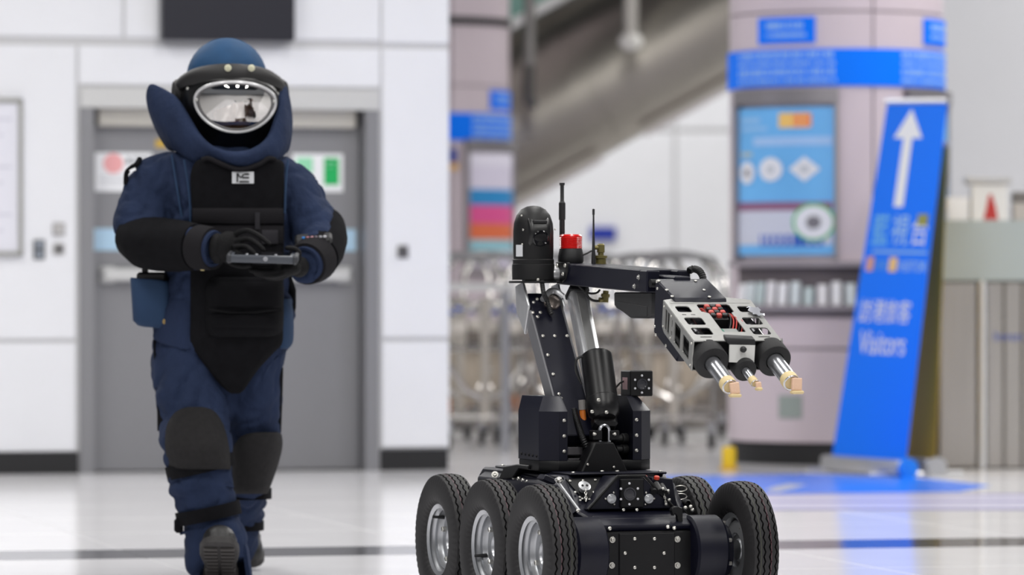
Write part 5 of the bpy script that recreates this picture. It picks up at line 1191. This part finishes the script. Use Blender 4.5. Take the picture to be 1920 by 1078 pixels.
outline = [(XL, SL), (XL, 0)] + [(XL + (XR - XL) * k / 10, -.022 * math.sin(math.pi * k / 10)) for k in range(1, 10)] + [(XR, 0), (XR, SL)]
def poly_hole(pts): return [to_xs(*p) for p in pts]
def slanted(xa, xb, s0, s1, r=.008): return rrect((xa + xb) / 2, (s0 + s1) / 2, xb - xa, s1 - s0, r, 3)
holes = [slanted(-.022, .022, .040, .078), slanted(-.020, .036, .112, .158), slanted(-.022, .036, .176, .220), slanted(.172, .214, .040, .078), slanted(.160, .214, .112, .158), slanted(.160, .216, .176, .220),
         slanted(.052, .150, .030, .080, .012), slanted(.070, .140, .0802, .205, .004)]
holes[6:8] = [[(.050, .034), (.056, .028), (.146, .028), (.152, .034), (.152, .074), (.142, .082), (.142, .200), (.136, .206), (.076, .206), (.070, .200), (.070, .086), (.062, .080), (.050, .074)]]
holes += [slanted(-.012, .024, .232, .237, .002), slanted(.168, .204, .232, .237, .002), slanted(.045, .115, .0, .010, .004), slanted(.088, .112, .234, .239, .002), slanted(-.018, -.004, .092, .096, .0015), slanted(.010, .024, .092, .096, .0015)]
tp_ = curve_mesh([outline] + holes, .0016, 'top_plate'); mesh_verts(tp_, lambda c: Vector((c.x, 0, 0)) + gb + g_ * c.y + gu * c.z); tp_.materials.append(M_plate)
grip = link('gripper', tp_, robot); grip['label'] = 'silver slotted gripper frame with three barrels'
HS = .086
def side_plate(x, name):
    ol = [(0, 0), (SL, 0), (SL - .006, HS), (.02, HS), (0, HS - .01)]
    hl = [rrect(.030, .044, .014, .062, .003, 2), rrect(.050, .044, .016, .062, .003, 2), rrect(.128, .044, .050, .060, .004, 2), rrect(.200, .043, .052, .052, .004, 2), rrect(.082, .03, .006, .02, .002, 2), rrect(.082, .06, .006, .016, .002, 2)]
    me = curve_mesh([ol] + hl, .0016, name); me.materials.append(M_plate)
    mesh_verts(me, lambda c: Vector((x + c.z, 0, 0)) + gb + g_ * c.x + dn * c.y); return link(name, me, grip)
spl = side_plate(XL, 'side_plate'); side_plate(XR, 'side_plate')
bolts(spl, [G(XL - .002, s, h) for s, h in ((.012, .012), (.012, .07), (.075, .075), (.075, .012), (SL - .012, .012), (SL - .014, .075))], (-1, 0, 0), .0035)
MB().loft([[G(x, .01, HS), G(x, SL - .004, HS), G(x, SL - .004, HS - .002), G(x, .01, HS - .002)] for x in (XL, XR)]).build('bottom_plate', M_plate, grip)
MB().loft([[G(x, s, h) for s, h in ((.012, .004), (.020, .004), (.020, HS - .004), (.012, HS - .004))] for x in (XL + .004, XR - .004)]).build('back_plate', M_hull2, grip)
MB().loft([[G(x, s, h) for s, h in ((SL - .030, .004), (SL - .022, .004), (SL - .022, HS - .004), (SL - .030, HS - .004))] for x in (XL + .004, XR - .004)]).build('front_bulkhead', M_black, grip)
MB().loft([[G(x, s, h) for s, h in ((.03, .066), (SL - .03, .066), (SL - .03, .07), (.03, .07))] for x in (XL + .004, XR - .004)]).build('inner_floor', M_black, grip)
MB().tube([G(XL, SL - .002, .002), G(XL, SL - .004, HS)], .0028, 6).build('edge_bead', M_plate, grip); MB().tube([G(XR, SL - .002, -.006), G(XR, SL + .004, .004), G(XR, SL - .004, HS * .6)], .0028, 6).build('edge_bead', M_plate, grip)
for x0, x1 in ((XL + .012, .045), (.135, XR - .01)): MB().loft([[G(x, s, h) for s, h in ((.016, -.0025), (.022, -.0025), (.022, -.0012), (.016, -.0012))] for x in (x0, x1)]).build('stiffener', M_plate, grip)
MB().loft([[G(x, s, h) for s, h in ((-.002, -.002), (.008, -.004), (.010, .0), (.0, .002))] for x in (.060, .112)]).build('tape', mat('tape_cream', srgb(214, 200, 158), .6), grip)
# works inside the opening
tb_ = MB(); 
M_tr = mat('terminal_red', srgb(190, 74, 66), .45); M_tk = mat('terminal_black', srgb(20, 20, 22), .45)
Rg = Matrix((Vector((1, 0, 0)), -g_, gu)).transposed()
tk = MB().box(G(.098, .068, .02), (.056, .07, .028), .002, Rg).build('terminal_block', M_tk, grip)
for i in range(3):
    for j in range(4):
        MB().box(G(.080 + i * .018, .040 + j * .0185, .001), (.015, .0145, .014), .0025, Rg).build('terminal', M_tr if (i + j) % 2 == 0 else M_tk, tk)
wr2 = random.Random(4)
for k in range(5):
    x = .12 + .006 * k; MB().tube([G(*q) for q in cat([(x, .06, .012), (x + .012, .09 + .01 * k, .0 + .004 * (k % 2)), (x + .004, .125 + .008 * k, .01), (x - .012, .15 + .008 * k, .03)], 5)], .0024, 6).build('wire', mat('wire_red', srgb(176, 44, 36), .4) if k % 3 else M_hose, grip)
for k in range(3): MB().tube([G(*q) for q in cat([(.055, .035 + .012 * k, .012), (.064, .045 + .01 * k, .004), (.075, .045 + .012 * k, .014)], 5)], .0024, 6).build('wire', MATS['wire_red'], grip)
MB().box(G(.106, .175, .016), (.052, .05, .006), .001, Rg).build('circuit_board', mat('board_silver', srgb(150, 154, 152), .35, metal=.5), grip); MB().box(G(.106, .200, .006), (.066, .005, .012), .001, Rg).build('retaining_bar', M_plate, grip); MB().box(G(.082, .182, .010), (.006, .04, .004), .001, Rg).build('green_chip', PC('chip_green', 60, 120, 104), grip)
for x in (.008, .190): MB().cyl(G(x, .05, .042), G(x, SL - .03, .044), .030, seg=24).build('motor_can', mat('motor_gloss', srgb(38, 38, 42), .22, metal=.6), grip)
MB().sheet([[G(.196 + u * .034 + .006 * math.sin(v * 9), .060 + v * .05 + .008 * u, -.006 - .006 * abs(math.sin(5 * u + 7 * v))) for u in (0, .25, .5, .75, 1)] for v in (0, .2, .4, .6, .8, 1)], .001).build('foil_tape', mat('foil', srgb(196, 198, 206), .25, metal=.6), grip)
# barrels
M_tape = mat('masking_tape', srgb(206, 186, 140), .6); M_foam = mat('foam_tip', srgb(222, 186, 160), .7, bump=.2, bscale=200)
for i, (cxp, cyp, yy, rc, rb, Lb) in enumerate(((1332, 676, -.925, .050, .0225, .160), (1394, 690, -.93, .034, .0120, .095), (1449, 672, -.925, .050, .0245, .150))):
    c0 = L(cxp, cyp, y=yy)
    cl = MB(); cl.lathe([(rb, -.035), (rc, -.035), (rc, .014), (rc * .96, .018), (rb * 1.12, .018), (rb * 1.12, .006), (rb, .004)], o=c0, axis=g_, seg=36)
    co_ = cl.build('rubber_collar', M_rubber, grip)
    br2 = MB(); br2.lathe([(0, -.03), (rb, -.03), (rb, Lb), (rb * .92, Lb + .002), (rb * .8, Lb + .002), (rb * .78, Lb - .02), (0, Lb - .02)], o=c0, axis=g_, seg=32); ba = br2.build('barrel', M_chrome, grip)
    e = c0 + g_ * Lb
    tpz = MB(); tpz.lathe([(rb * 1.03, Lb - .026), (rb * 1.05, Lb - .022), (rb * 1.05, Lb - .004), (rb * 1.02, Lb)], o=c0, axis=g_, seg=32); tpz.build('tape_wrap', M_tape, ba)
    w2 = rb * 1.28; ctr = e + Vector((rb * .45, -.012, -.004))
    MB().box(ctr, (w2 * .95, .012, w2 * 1.15), .002, Matrix.Rotation(R_(-8 if i < 2 else 2), 3, 'Y')).build('foam_tip', M_foam, ba)
    MB().box(ctr + Vector((0, -.002, -w2 * .72)), (w2 * 1.2, .024, .010), .004).build('tape_end', M_tape, ba)
mc = MB().prism([L(px, py, y=-.945) for px, py in ((1368, 646), (1416, 647), (1414, 681), (1367, 679))], (0, .003, 0)).build('sensor_plate', mat('sensor_white', srgb(202, 202, 200), .4), grip)
stud(mc, L(1391, 655, y=-.946), (0, -1, 0), .009, .012, 'knob', M_black, 'knob')
MB().prism([L(px, py, y=-.945) for px, py in ((1361, 633), (1416, 636), (1417, 648), (1368, 647), (1362, 642))], (0, .022, .010), .002).build('sensor_hood', M_black, mc)
